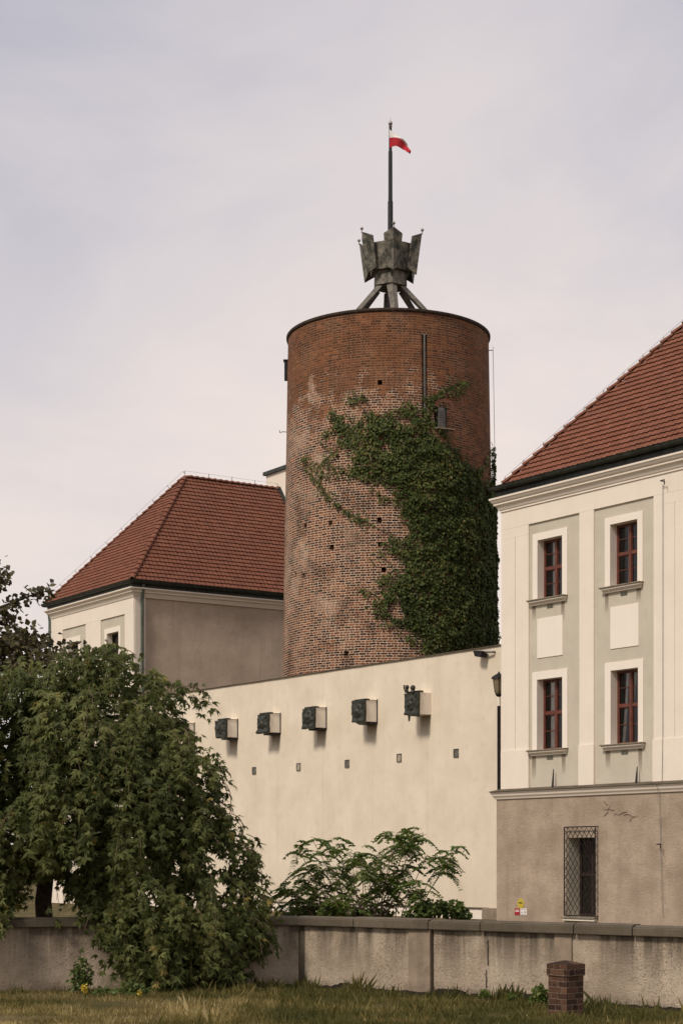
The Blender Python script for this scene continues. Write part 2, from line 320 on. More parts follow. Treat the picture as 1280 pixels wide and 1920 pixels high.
def brick(name, cyl, W=.262, H=.090, hd=.135, pal=None, mort=((.76, .59, .44), (.27, .14, .075)), J=.0185, weather=True):
    t = NT(name, .9, .15); P = W+hd
    if cyl: uv = t.tc.outputs['UV']
    else: uv = t.tc.outputs['UV']
    wob = t.noise(3.0, 3, .5, t.obj((1, 1, 1), 'UV')); s = t.sep(uv)
    u = s[0]; v = t.m('ADD', s[1], t.m('MULTIPLY', t.m('SUBTRACT', wob, .5), .05))
    row = t.m('FLOOR', t.m('DIVIDE', v, H)); fv = t.m('MULTIPLY', t.m('FRACT', t.m('DIVIDE', v, H)), H)
    rr = t.white(t.comb(row, 3.1)); off = t.m('ADD', t.m('MULTIPLY', t.m('MODULO', row, 2), P*.5), t.m('MULTIPLY', rr, .07))
    uu = t.m('DIVIDE', t.m('ADD', t.m('ADD', u, 100.0), off), P); ce = t.m('FLOOR', uu); fu = t.m('MULTIPLY', t.m('FRACT', uu), P)
    hdr = t.m('GREATER_THAN', fu, W); fx = t.m('SUBTRACT', fu, t.m('MULTIPLY', hdr, W)); wd = t.m('SUBTRACT', W, t.m('MULTIPLY', hdr, W-hd))
    dx = t.m('MINIMUM', fx, t.m('SUBTRACT', wd, fx)); dy = t.m('MINIMUM', fv, t.m('SUBTRACT', H, fv)); d = t.m('MINIMUM', dx, dy)
    fn = t.noise(26, 3, .6, uv); dj = t.m('ADD', d, t.m('MULTIPLY', t.m('SUBTRACT', fn, .5), .016))
    mm = t.rng(dj, J*.42, J*.72, 1, 0)
    cid = t.comb(t.m('ADD', t.m('MULTIPLY', ce, 2), hdr), row, .5); r = t.white(cid)
    if weather: r = t.m('SUBTRACT', r, t.rng(t.noise(.9, 6, .75, uv), .46, .64, 0, .5))
    pal = pal or ((0, (.022, .015, .013)), (.06, (.035, .022, .018)), (.13, (.042, .018, .012)), (.5, (.158, .054, .024)), (.85, (.24, .092, .040)), (1, (.34, .145, .068)))
    c = t.ramp(r, *pal); t_n = t.noise(.55, 5, .6, uv); fine = t.noise(60, 4, .7, uv)
    c = t.mix(t.rng(fine, .35, .8, 0, .45), c, (.11, .05, .030)); pit = t.noise(9, 4, .7, uv); c = t.mix(t.rng(pit, .60, .68, 0, .8), c, (.03, .017, .012))
    mo = t.mix(t.rng(fine, .3, .7), mort[0], tuple(x*.75 for x in mort[0]))
    if weather:
        band = t.noise(1.0, 5, .7, t.obj((.9, 4.5, 1), 'UV')); c = t.mix(t.rng(band, .50, .66, 0, .7), c, (.045, .024, .017)); c = t.mix(t.rng(band, .46, .34, 0, .45), c, (.28, .13, .07))
        dirt = t.rng(t.noise(.9, 6, .68, uv), .49, .64, 0, .65); mo = t.mix(dirt, mo, (.25, .145, .09))
        # the old top storey is repointed with brown mortar and weathered ochre, the lower shaft keeps pale lime joints
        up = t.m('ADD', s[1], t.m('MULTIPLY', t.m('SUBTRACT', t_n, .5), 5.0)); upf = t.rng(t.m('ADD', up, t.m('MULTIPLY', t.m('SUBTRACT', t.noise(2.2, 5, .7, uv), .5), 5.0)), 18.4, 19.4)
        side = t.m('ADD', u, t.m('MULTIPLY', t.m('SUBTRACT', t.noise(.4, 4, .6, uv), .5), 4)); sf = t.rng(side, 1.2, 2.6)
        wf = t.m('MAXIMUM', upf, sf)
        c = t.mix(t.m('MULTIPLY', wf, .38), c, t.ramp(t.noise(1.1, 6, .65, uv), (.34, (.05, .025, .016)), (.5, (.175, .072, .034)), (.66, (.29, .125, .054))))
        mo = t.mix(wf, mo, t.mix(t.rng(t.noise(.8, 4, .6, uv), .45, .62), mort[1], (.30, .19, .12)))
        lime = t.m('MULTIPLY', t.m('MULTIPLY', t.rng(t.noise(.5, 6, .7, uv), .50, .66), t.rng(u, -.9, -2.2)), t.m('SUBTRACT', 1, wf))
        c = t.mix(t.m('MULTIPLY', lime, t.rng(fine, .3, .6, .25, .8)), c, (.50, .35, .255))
        soot = t.rng(t.noise(.35, 5, .6, uv), .55, .72, 0, .5); c = t.mix(soot, c, (.085, .045, .03)); mo = t.mix(t.m('MULTIPLY', soot, .6), mo, (.16, .10, .07))
    t.col(t.mix(mm, c, mo)); t.bump(t.m('ADD', t.m('MULTIPLY', mm, -1.0), t.m('MULTIPLY', fine, .35)), .014); return t.mat
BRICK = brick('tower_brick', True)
PBRICK = brick('pillar_brick', False, W=.19, H=.068, hd=.10, pal=((0, (.022, .015, .012)), (.25, (.05, .03, .021)), (.7, (.095, .05, .031)), (1, (.15, .08, .046))), mort=((.21, .15, .11), (.2, .1, .07)), J=.009, weather=False)
def patina():
    t = NT('weathered_copper', .65, .3); v = t.noise(3.0, 6, .7); st = t.noise(3, 4, .6, t.obj((4, 4, .8))); hz = t.noise(4, 4, .6, t.obj((.6, .6, 7)))
    c = t.ramp(v, (.30, (.014, .017, .013)), (.44, (.05, .052, .040)), (.53, (.15, .135, .105)), (.70, (.28, .25, .20)))
    c = t.mix(t.rng(hz, .55, .7, 0, .5), c, (.02, .025, .02)); c = t.mix(t.rng(st, .5, .7, 0, .45), c, (.22, .19, .15)); t.col(c); t.bump(v, .01); return t.mat
PATINA = patina()
BRONZE = plain('dark_bronze', (.045, .048, .037), .45, .55, 9, .4, bump=.01)
LEGM = plain('weathered_concrete_leg', (.14, .125, .105), .9, .35, 4)
POLEM = plain('dark_pole_paint', (.022, .020, .022), .5, .3, 3)
BALLM = plain('dull_metal_ball', (.30, .25, .23), .4, .3, 5, .5)

# ------------------------------------------------------------------ ground
def wall_y(x):                                # foot of the garden wall
    return np.where(x < -.614, 26.1+(x+.614)*.215, 26.1-(x+.614)*.913)
def ground():
    xs = np.concatenate(([-2500, -600, -120, -40, -16], np.linspace(-9, 9, 91), [16, 40, 120, 600, 2500]))
    ys = np.concatenate(([-400, -40, 4, 12], np.linspace(17, 30, 79), [36, 50, 80, 140, 400, 1200, 3000]))
    X, Y = np.meshgrid(xs, ys); Z = np.zeros_like(X)
    for i in range(X.shape[0]):
        for j in range(X.shape[1]):
            if abs(X[i, j]) < 10 and 16 < Y[i, j] < 31:
                Z[i, j] = .05*mnoise.noise((X[i, j]*.8, Y[i, j]*.8, 0))+.02*mnoise.noise((X[i, j]*3, Y[i, j]*3, 4))-.02
    n, m = X.shape; idx = np.arange(n*m).reshape(n, m)
    Fc = np.stack([idx[:-1, :-1], idx[:-1, 1:], idx[1:, 1:], idx[1:, :-1]], -1).reshape(-1, 4)
    t = NT('lawn_soil', .95, .1); a = t.noise(1.1, 5); b = t.noise(20, 5)
    c = t.mix(t.rng(a, .4, .65), (.075, .068, .025), (.17, .13, .06)); t.col(t.mix(t.rng(b, .4, .7, 0, .6), c, (.06, .045, .025))); t.bump(b, .03)
    tag(np_mesh('ground', np.stack([X, Y, Z], -1).reshape(-1, 3), Fc, t.mat, smooth=True), kind='structure')
ground()

# ------------------------------------------------------------------ shared building pieces
def holed_wall(mb, x0, x1, z0, z1, holes, y, rev):
    xs = sorted({x0, x1, *[h[0] for h in holes], *[h[1] for h in holes]}); zs = sorted({z0, z1, *[h[2] for h in holes], *[h[3] for h in holes]})
    for i in range(len(xs)-1):
        for j in range(len(zs)-1):
            cx = (xs[i]+xs[i+1])/2; cz = (zs[j]+zs[j+1])/2
            if any(h[0] < cx < h[1] and h[2] < cz < h[3] for h in holes): continue
            mb.quad((xs[i], y, zs[j]), (xs[i+1], y, zs[j]), (xs[i+1], y, zs[j+1]), (xs[i], y, zs[j+1]))
    mb.mi = 1
    for a, b, c, d in holes:
        mb.quad((a, y, c), (a, y, d), (a, y+rev, d), (a, y+rev, c)); mb.quad((b, y, c), (b, y+rev, c), (b, y+rev, d), (b, y, d))
        mb.quad((a, y, d), (b, y, d), (b, y+rev, d), (a, y+rev, d)); mb.quad((a, y, c), (a, y+rev, c), (b, y+rev, c), (b, y, c))
    mb.mi = 0
def tile_field(mb, O, u, v, rows, gauge, tw, span):   # real overlapping plain tiles; span(vmid) -> (u0, u1)
    O = Vector(O); u = Vector(u); v = Vector(v); n = u.cross(v).normalized()
    if n.z < 0: n = -n
    for r in range(rows):
        v0 = r*gauge; u0, u1 = span(v0+gauge*.5)
        if u1-u0 < .05: continue
        k0 = math.floor(u0/tw); off = 0.0
        for k in range(k0-1, int(u1/tw)+2):
            a = max(k*tw+off, u0); b = min((k+1)*tw+off-.006, u1)
            if b-a < .02: continue
            mb.ri = random.random()*.98+.01; lf = .058+random.uniform(-.004, .006); dv = random.uniform(-.008, .008); c = (a+b)/2; q = (b-a)*.30
            def p(uu, vv, h): return O+u*uu+v*vv+n*h
            vb = v0+dv
            w_ = b-a; hs = ((0, .0), (.16, .020), (.32, .002), (.75, -.008), (1, .0)); vt = v0+gauge*1.12
            top = [p(a+w_*t, vb, lf+h) for t, h in hs]; bk = [p(a+w_*t, vt, .010+h) for t, h in hs]; bot = [q_-n*.034 for q_ in top]
            mb.add(top+bk+bot, [(k, k+1, k+6, k+5) for k in range(4)]+[(k+10, k+11, k+1, k) for k in range(4)])
    mb.ri = .4
def hip_caps(mb, A, B, n, r=.13, up=Vector((0, 0, 1))):
    A = Vector(A); B = Vector(B); d = (B-A).normalized(); L = (B-A).length; s_ = d.cross(up).normalized(); w_ = s_.cross(d).normalized(); st = L/n
    for i in range(n):
        p0 = A+d*(i*st-.05); p1 = A+d*((i+1)*st+.02); vs = []; mb.ri = random.random()*.9+.05
        for p, rr, h in ((p0, r, .035), (p1, r*.78, -.005)):
            for th in (0.0,):
                for k in range(7):
                    a = math.pi*k/6; vs.append(p+s_*rr*math.cos(a)+w_*(rr*.75*math.sin(a)+h-.02))
        for k in range(7): 
            a = math.pi*k/6; vs.append(p0+s_*(r-.022)*math.cos(a)+w_*((r-.022)*.75*math.sin(a)+.035-.02))
        mb.add(vs, [(k, k+1, k+8, k+7) for k in range(6)]+[(k, k+14, k+15, k+1) for k in range(6)])
    mb.ri = .4
def wire_pins(mb, A, B, n, h=.16, up=Vector((0, 0, 1))):
    A = Vector(A); B = Vector(B); pts = []
    for i in range(n+1):
        p = A.lerp(B, i/n); mb.tube([p, p+up*h+Vector((random.uniform(-.03, .03), 0, 0))], .014, 5); pts.append(p+up*(h-.01))
    mb.tube(pts, .005, 4)
def make_window(parent, a, b, c, d, yw, rev, sill=True, frame=FRAME, pane_reflection='half', shift=0.0):
    """casement window in the opening a..b, c..d; wall face at yw, frame set back by rev; returns the window part"""
    y0 = yw+rev-.07; y1 = yw+rev; fw = .05; mid = (a+b)/2; tz = c+(d-c)*.53
    m = MB()
    m.box(a+.002, a+fw, y0, y1, c+.002, d-.002); m.box(b-fw, b-.002, y0, y1, c+.002, d-.002)
    m.box(a+fw, b-fw, y0, y1, c+.002, c+fw+.02); m.box(a+fw, b-fw, y0, y1, d-fw, d-.002)
    m.box(mid-.045, mid+.045, y0-.012, y1, c+fw+.02, d-fw); 
    for s0, s1 in ((a+fw, mid-.045), (mid+.045, b-fw)):
        m.box(s0, s1, y0-.010, y1, tz-.042, tz+.042)
        for z0, z1 in ((c+fw+.02, tz-.042), (tz+.042, d-fw)):
            g = .022; zz = z0+(z1-z0)*.52
            m.box(s0, s0+g, y0+.012, y1-.004, z0, z1); m.box(s1-g, s1, y0+.012, y1-.004, z0, z1)
            m.box(s0+g, s1-g, y0+.012, y1-.004, z0, z0+g); m.box(s0+g, s1-g, y0+.012, y1-.004, z1-g, z1)
            m.box(s0+g, s1-g, y0+.022, y1-.010, zz-.010, zz+.010)
    w_ = m.build('window', frame, parent, bevel=.004)
    MB().quad((a+.03, y0+.04, c+.03), (b-.03, y0+.04, c+.03), (b-.03, y0+.04, d-.03), (a+.03, y0+.04, d-.03)).build('pane', GLASS, w_, fix=False)
    r = MB(); r.quad((a-.3, y1+.9, c-.3), (b+.3, y1+.9, c-.3), (b+.3, y1+.9, d+.3), (a-.3, y1+.9, d+.3)).build('dark_room_wall', ROOM, w_)
    if pane_reflection:
        cu = MB(); yc = y1+.03  # added pale strips behind the glass stand in for reflections on it
        for s0, s1, lean in ((a+(b-a)*(.28+shift), a+(b-a)*.50, 0), (a+(b-a)*(.76+shift), b, 0)) if pane_reflection == 'half' else ((a+(b-a)*.10, a+(b-a)*.22, .18), (a+(b-a)*.36, a+(b-a)*.48, .18), (b-(b-a)*.36, b-(b-a)*.26, .2)):
            n = 8; P0 = []; P1 = []
            for i in range(n+1):
                x = s0+(s1-s0)*i/n; yy = yc+.025*math.sin(i*2.1)
                P0.append((x, yy, c)); P1.append((x+lean, yy, d))
            cu.add(P0+P1, [(i, i+1, n+2+i, n+1+i) for i in range(n)])
        cu.build('pane_reflection', REFLM, w_)
    return w_
def surround(parent, oa, ob, a, b, c, d, ot, y, proud=.03):
    m = MB(); yf = y-proud
    m.box(oa, a, yf, y+.001, c, ot); m.box(b, ob, yf, y+.001, c, ot); m.box(a, b, yf, y+.001, d, ot)
    return m.build('surround', WHITEP, parent, bevel=.006)
def make_sill(parent, x0, x1, zt, y, h=.17):
    m = MB(); m.mi = 0
    m.box(x0, x1, y-.19, y+.06, zt-.035, zt)
    m.mi = 1
    m.box(x0+.03, x1-.03, y-.155, y, zt-.085, zt-.035); m.box(x0+.055, x1-.055, y-.115, y, zt-.115, zt-.085); m.box(x0+.075, x1-.075, y-.075, y, zt-h, zt-.115)
    return m.build('sill', [SILLM, CREAM], parent, bevel=.008)

STAIN = NT('rain_stain', .95, .1)
def _stain():
    t = STAIN; nt = t.t; s = t.sep(t.tc.outputs['UV']); n = t.noise(5, 4, .6, t.obj((14, 1.2, 1), 'UV'))
    a = t.m('MULTIPLY', t.m('MULTIPLY', t.rng(s[1], .0, .9), t.rng(n, .3, .6, .35, 1)), t.m('MULTIPLY', t.rng(s[0], 0, .12), t.rng(s[0], 1, .88)))
    t.col((.22, .165, .115)); t.put(t.b.inputs['Alpha'], t.m('MULTIPLY', a, .7))
_stain()
def stain_film(parent, x0, x1, z0, z1, y):      # rain streak: a thin dirt film 3-4 mm proud of the render
    me = bpy.data.meshes.new('rain_stain'); me.from_pydata([(x0, y, z0), (x1, y, z0), (x1, y, z1), (x0, y, z1)], [], [(0, 1, 2, 3)])
    uv = me.uv_layers.new(name='UVMap'); r = random.random()*5; uv.data.foreach_set('uv', [0, 0, 1, 0, 1, 1, 0, 1]); me.materials.append(STAIN.mat); link('rain_stain', me, parent)

# ------------------------------------------------------------------ right castle wing
RF = Frame(((939-640)/F*55, 55), (.5831, -.8125))
LEN, DEP = 15.0, 13.0
def right_wing():
    T = empty('castle_wing', RF.o, RF.rot, 'tall cream castle wing on the right with red brown windows above a bare plaster base', 'building')
    fx = lambda px, py: RF.f(px, py)[0]; fz = lambda px, py: RF.f(px, py)[1]
    z_led_t = fz(1083, 1476); z_led_b = fz(1103, 1492); z_cor = fz(1107, 921)
    z_gut = fz(1112, 870)
    Y = .05                                  # recessed field
    wins = []
    for oxa, oxb, xa, xb, ytl, ybl, yot, sx0, sx1, sy in ((998.7, 1063.7, 1008, 1054, 1013, 1125, 1002.5, 994, 1064, 1127.5), (1134, 1205, 1144, 1195, 985, 1101, 973, 1130, 1206, 1103),
                                     (998, 1064, 1007, 1054.3, 1275, 1406, 1260, 993.5, 1065, 1408), (1134, 1206, 1145, 1196.3, 1258, 1394, 1245.6, 1131, 1210, 1397)):
        a, d = RF.f(xa, ytl, Y); b = RF.f(xb, ytl, Y)[0]; st = RF.f(sx0, sy, Y)[1]
        wins.append(dict(a=a, b=b, c=st-.03, d=d, oa=RF.f(oxa, ytl, Y)[0], ob=RF.f(oxb, ytl, Y)[0], ot=RF.f(oxa, yot, Y)[1], s0=RF.f(sx0, sy, Y)[0], s1=RF.f(sx1, sy, Y)[0], st=st))
    for i, j in ((0, 1), (2, 3)):            # one height per storey
        for k in ('c', 'd', 'ot', 'st'):
            m_ = (wins[i][k]+wins[j][k])/2; wins[i][k] = wins[j][k] = m_
    REV = .30
    mb = MB(); holed_wall(mb, 0, LEN, z_led_t-.02, z_cor+.5, [(q['a'], q['b'], q['c'], q['d']) for q in wins], Y, REV)
    mb.quad((0, Y, z_led_t-.02), (0, DEP, z_led_t-.02), (0, DEP, z_cor+.5), (0, Y, z_cor+.5)); mb.quad((LEN, Y, z_led_t-.02), (LEN, DEP, z_led_t-.02), (LEN, DEP, z_cor+.5), (LEN, Y, z_cor+.5))
    mb.quad((0, DEP, z_led_t-.02), (LEN, DEP, z_led_t-.02), (LEN, DEP, z_cor+.5), (0, DEP, z_cor+.5))
    mb.quad((0, Y, z_cor+.5), (LEN, Y, z_cor+.5), (LEN, DEP, z_cor+.5), (0, DEP, z_cor+.5)); mb.quad((0, Y, z_led_t-.02), (LEN, Y, z_led_t-.02), (LEN, DEP, z_led_t-.02), (0, DEP, z_led_t-.02))
    mb.build('upper_wall', [FIELD, CREAM], T, fix=False)
    # pilasters with pedestals, and the frieze under the cornice
    p1 = fx(990, 1200); p2a = fx(1085, 1200); p2b = fx(1112, 1200); p3 = fx(1224, 1200); zp = fz(1100, 1396)
    ztop = (RF.f(991, 983)[1]+RF.f(1113, 955)[1])/2
    def pil(x0, x1, grooves=()):
        m = MB(); cuts = [x0]
        for g in grooves: cuts += [g-.012, g+.012]
        cuts.append(x1)
        zt = ztop-(.30 if grooves else 0)
        for i in range(0, len(cuts), 2): m.box(cuts[i], cuts[i+1], 0, Y+.004, zp, zt)
        for g in grooves: m.box(g-.012, g+.012, .018, Y+.004, zp, zt)
        if grooves: m.box(x0, x1, 0, Y+.004, zt, ztop)
        m.box(x0-(.0 if x0 == 0 else .02), x1+.02, -.025, Y+.004, z_led_t-.02, zp)
        return m.build('pilaster', CREAM, T, bevel=.005)
    pil(0, p1, (fx(965, 1200),)); pil(p2a, p2b); pil(p3, p3+2.2, (fx(1264, 1200),)); pil(p3+5.2, p3+5.9); pil(p3+8.5, LEN)
    MB().box(0, LEN, -.002, Y+.004, ztop, z_cor+.02).build('frieze', CREAM, T, bevel=.004)
    for i, q in enumerate(wins):
        w_ = make_window(T, q['a'], q['b'], q['c'], q['d'], Y, REV, pane_reflection='lean' if i == 3 else 'half', shift=(0, .06, -.08, .02)[i])
        surround(w_, q['oa'], q['ob'], q['a'], q['b'], q['st'], q['d'], q['ot'], Y)
        make_sill(w_, q['s0'], q['s1'], q['st'], Y)
        for xa in (q['s0']+.06, q['s1']-.30):
            stain_film(T, xa, xa+random.uniform(.16, .26), q['st']-.17-random.uniform(.35, .8), q['st']-.17, Y-.004)
        m = MB(); cx = (q['a']+q['b'])/2; zt = q['st']-.20
        m.box(cx-.13, cx+.13, Y-.012, Y+.004, zt-.10, zt)
        for k in range(4): m.box(cx-.11, cx+.11, Y-.02, Y-.012, zt-.09+k*.022, zt-.08+k*.022)
        m.build('vent', VENTM, T)
    for xa, xb, yt, yb in ((1007, 1054.5, 1161, 1234.7), (1144, 1197, 1139, 1217.5)):
        a, zt = RF.f(xa, yt, Y); b = RF.f(xb, yt, Y)[0]; zb = RF.f(xa, yb, Y)[1]
        MB().box(a, b, Y-.022, Y+.004, zb, zt).build('blank_panel', WHITEP, T, bevel=.006)
    # ledge, base
    path = [(LEN, 0), (0, 0), (0, DEP)]; path = path[::-1]
    prof = [(0, z_led_b), (.14, z_led_b), (.16, z_led_b+.05), (.20, z_led_b+.10), (.22, z_led_b+.17), (.24, z_led_b+.18), (.24, z_led_t-.04), (0, z_led_t-.04)]
    cw = [(-.0, DEP), (0, 0), (LEN, 0)]
    MB().sweep(cw, prof).build('ledge', CREAM, T, bevel=.006)
    MB().sweep(cw, [(-.02, z_led_t-.038), (.28, z_led_t-.038), (.28, z_led_t-.022), (.0, z_led_t+.06), (-.02, z_led_t+.06)]).build('ledge_slates', COPING, T)
    gx0, gzt = RF.f(1064, 1571, -.10); gx1 = RF.f(1114, 1571, -.10)[0]; gzb = RF.f(1090, 1719, -.10)[1]
    mb = MB(); BY = -.10; holed_wall(mb, BY, LEN, -.3, z_led_b-.001, [(gx0, gx1, gzb, gzt)], BY, .52)
    mb.quad((BY, BY, -.3), (BY, DEP, -.3), (BY, DEP, z_led_b-.001), (BY, BY, z_led_b-.001)); mb.quad((LEN, BY, -.3), (LEN, DEP, -.3), (LEN, DEP, z_led_b-.001), (LEN, BY, z_led_b-.001))
    mb.build('base_wall', [ROUGH, FIELD], T, fix=False)
    w_ = make_window(T, gx0, gx1, gzb, gzt, BY, .52, frame=DFRAME, pane_reflection=None)
    m = MB(); m.box(gx0-.14, gx1+.12, BY-.16, BY+.10, gzb-.05, gzb); m.mi = 1; m.box(gx0-.12, gx1+.10, BY-.12, BY, gzb-.12, gzb-.05); m.build('sill', [SILLM, WHITEP], w_, bevel=.01)
    # projecting lattice grille
    a, zt = RF.f(1057, 1551, BY-.12); b = RF.f(1115, 1551, BY-.12)[0]; zb = gzb+.03; yg = BY-.12; gm = MB(); st = .19
    for (p, q) in (((a, zb), (a, zt)), ((b, zb), (b, zt)), ((a, zb), (b, zb)), ((a, zt), (b, zt))): gm.tube([(p[0], yg, p[1]), (q[0], yg, q[1])], .017, 6)
    W_, H_ = b-a, zt-zb; s_ = 1.35
    k = -H_/s_
    while k < W_:
        x0 = max(0, k); z0 = (x0-k)*s_; x1 = min(W_, k+H_/s_); z1 = (x1-k)*s_
        if x1-x0 > .02:
            gm.tube([(a+x0, yg-.008, zb+z0), (a+x1, yg-.008, zb+z1)], .008, 4); gm.tube([(b-x0, yg+.008, zb+z0), (b-x1, yg+.008, zb+z1)], .008, 4)
        k += st
    n = int(H_/.16)
    for xs in (a, b):
        for (zz, sgn) in ((zb, 1), (zt, 1)): gm.tube([(xs, yg, zz), (xs, BY+.002, zz)], .012, 5)
        gm.tube([(xs, yg+(.0 if i % 2 else .115), zb+H_*i/(2*n)) for i in range(2*n+1)], .008, 4)
    gm.build('grille', BLACK, w_)
    # iron spikes, brackets, lightning wire
    for px, y0, y1 in ((1037, 1442, 1477), (1193.7, 1437, 1468)):
        x, z1 = RF.f(px, y0, -.06); z0 = z_led_t+.03
        MB().tube([(x, -.10, z0), (x, -.08, (z0+z1)/2), (x, -.06, z1)], [.035, .026, .012], 6).build('spike', BLACK, T, smooth=50)
    for px, py, y in ((1240, 902, 0), (1233, 1583, BY)):
        x, z = RF.f(px, py, y-.1); m = MB(); m.tube([(x, y+.01, z), (x, y-.16, z), (x+.14, y-.16, z+.01), (x+.15, y-.16, z-.12)], .016, 6); m.build('hook_bracket', BLACK, T)
    x = RF.f(1243, 1200)[0]; MB().tube([(x, -.03, z_cor-.3), (x, -.035, zp), (x, -.06, z_led_t+.02), (x+.02, -.30, z_led_t-.05), (x, -.16, z_led_b-.1), (x+.12, -.16, .3)], .007, 5).build('lightning_wire', GREY, T)
    # branching cracks on the base, shaped as thin raised twig-brown tubes
    m = MB()
    rr_ = random.Random(11)
    for px, py, ang, L_ in ((1132, 1530, 50, .55), (1150, 1520, 170, .5), (1175, 1522, 200, .6), (1180, 1540, 60, .4), (1168, 1528, 25, .5), (1138, 1510, 120, .3)):
        x, z = RF.f(px, py, BY-.012); t = math.radians(ang); pts = []
        for i in range(6): pts.append((x+math.cos(t)*L_*i/5, BY-.013, z+math.sin(t)*L_*i/5*.6)); t += rr_.uniform(-.3, .3)
        m.tube(pts, [.009-.0012*i for i in range(6)], 5)
    m.build('crack_branch', TWIG, T)
    # cornice, gutter
    H = z_gut-z_cor
    prof = [(0, z_cor), (.035, z_cor), (.035, z_cor+.05), (.06, z_cor+.07), (.10, z_cor+.16), (.17, z_cor+.21), (.17, z_cor+.26), (.21, z_cor+.29), (.25, z_cor+.36), (.27, z_cor+.37), (.27, z_cor+.42), (0, z_cor+.43)]
    MB().sweep(cw, prof).build('cornice', CREAM, T, smooth=25)
    zf = z_cor+.44; m = MB(); m.sweep(cw, [(0, zf), (.22, zf-.005), (.22, zf+.012), (.12, zf+.03), (.12, z_gut-.04), (0, z_gut-.04)])
    m.build('fascia', GUT, T)
    m = MB(); zc = z_gut-.02; cc = .23
    arc = [(cc+.12*math.cos(math.pi+math.pi*i/8), zc+.12*math.sin(math.pi+math.pi*i/8)) for i in range(9)]
    arc2 = [(cc+.108*math.cos(math.pi+math.pi*i/8), zc+.108*math.sin(math.pi+math.pi*i/8)) for i in range(9)]
    m.sweep([(.13, DEP), (.13, 0), (LEN, 0)], arc+[(cc+.135, zc+.015), (cc+.118, zc+.02)]+arc2[::-1])
    k = .4
    while k < LEN: m.box(k-.012, k+.012, -.12-.005, -.10, zf+.03, z_gut-.10); m.tube([(k, -.16, zc+.02), (k, -.36, zc+.02)], .008, 5); k += .62
    m.build('gutter', GUT, T, smooth=40)
    # roof
    e = .17; hp = RF.hit(945, 907, (0, 1, 0), (0, -e, 0)); ze = hp.z-.03; hx = hp.x    # where the hip meets the eave
    top = RF.hit(1280, 613, (1, -1, 0), (hx, -e, 0)); s_ = (top.z-ze)/(top.x-hx)
    cp = 1/math.hypot(1, s_); v = Vector((0, cp, s_*cp)); rows = int((DEP/2+e)/cp/.24)
    half = DEP/2; zr = ze+s_*(half+e); m = MB(); m.ri = .3; dz = .02
    lo = [(hx, -e, ze-dz), (LEN, -e, ze-dz), (LEN, DEP+e, ze-dz), (hx, DEP+e, ze-dz)]; ra = (hx+half+e, half, zr-dz); rb = (LEN, half, zr-dz)
    m.add(lo+[ra, rb], [(0, 1, 5, 4), (3, 0, 4), (2, 3, 4, 5), (1, 2, 5), (3, 2, 1, 0)])
    tile_field(m, (hx, -e, ze), (1, 0, 0), v, rows, .24, .20, lambda vm: (vm*cp, LEN+e-hx))
    m.build('roof', TILE, T, fix=False)
    m = MB(); hip_caps(m, (hx, -e, ze+.04), (hx+half+e, half, zr+.04), int((half+e)*math.sqrt(2+s_*s_)/.40)); m.build('hip_tiles', TILE, T, fix=False)
    m = MB(); up = Vector((-.5, .5, .9)).normalized(); wire_pins(m, (hx, -e, ze+.12), (hx+half+e, half, zr+.12), 16, .17, up); m.build('roof_lightning_wire', GREY, T)
    return z_cor, z_gut
ZCOR, ZGUT = right_wing()

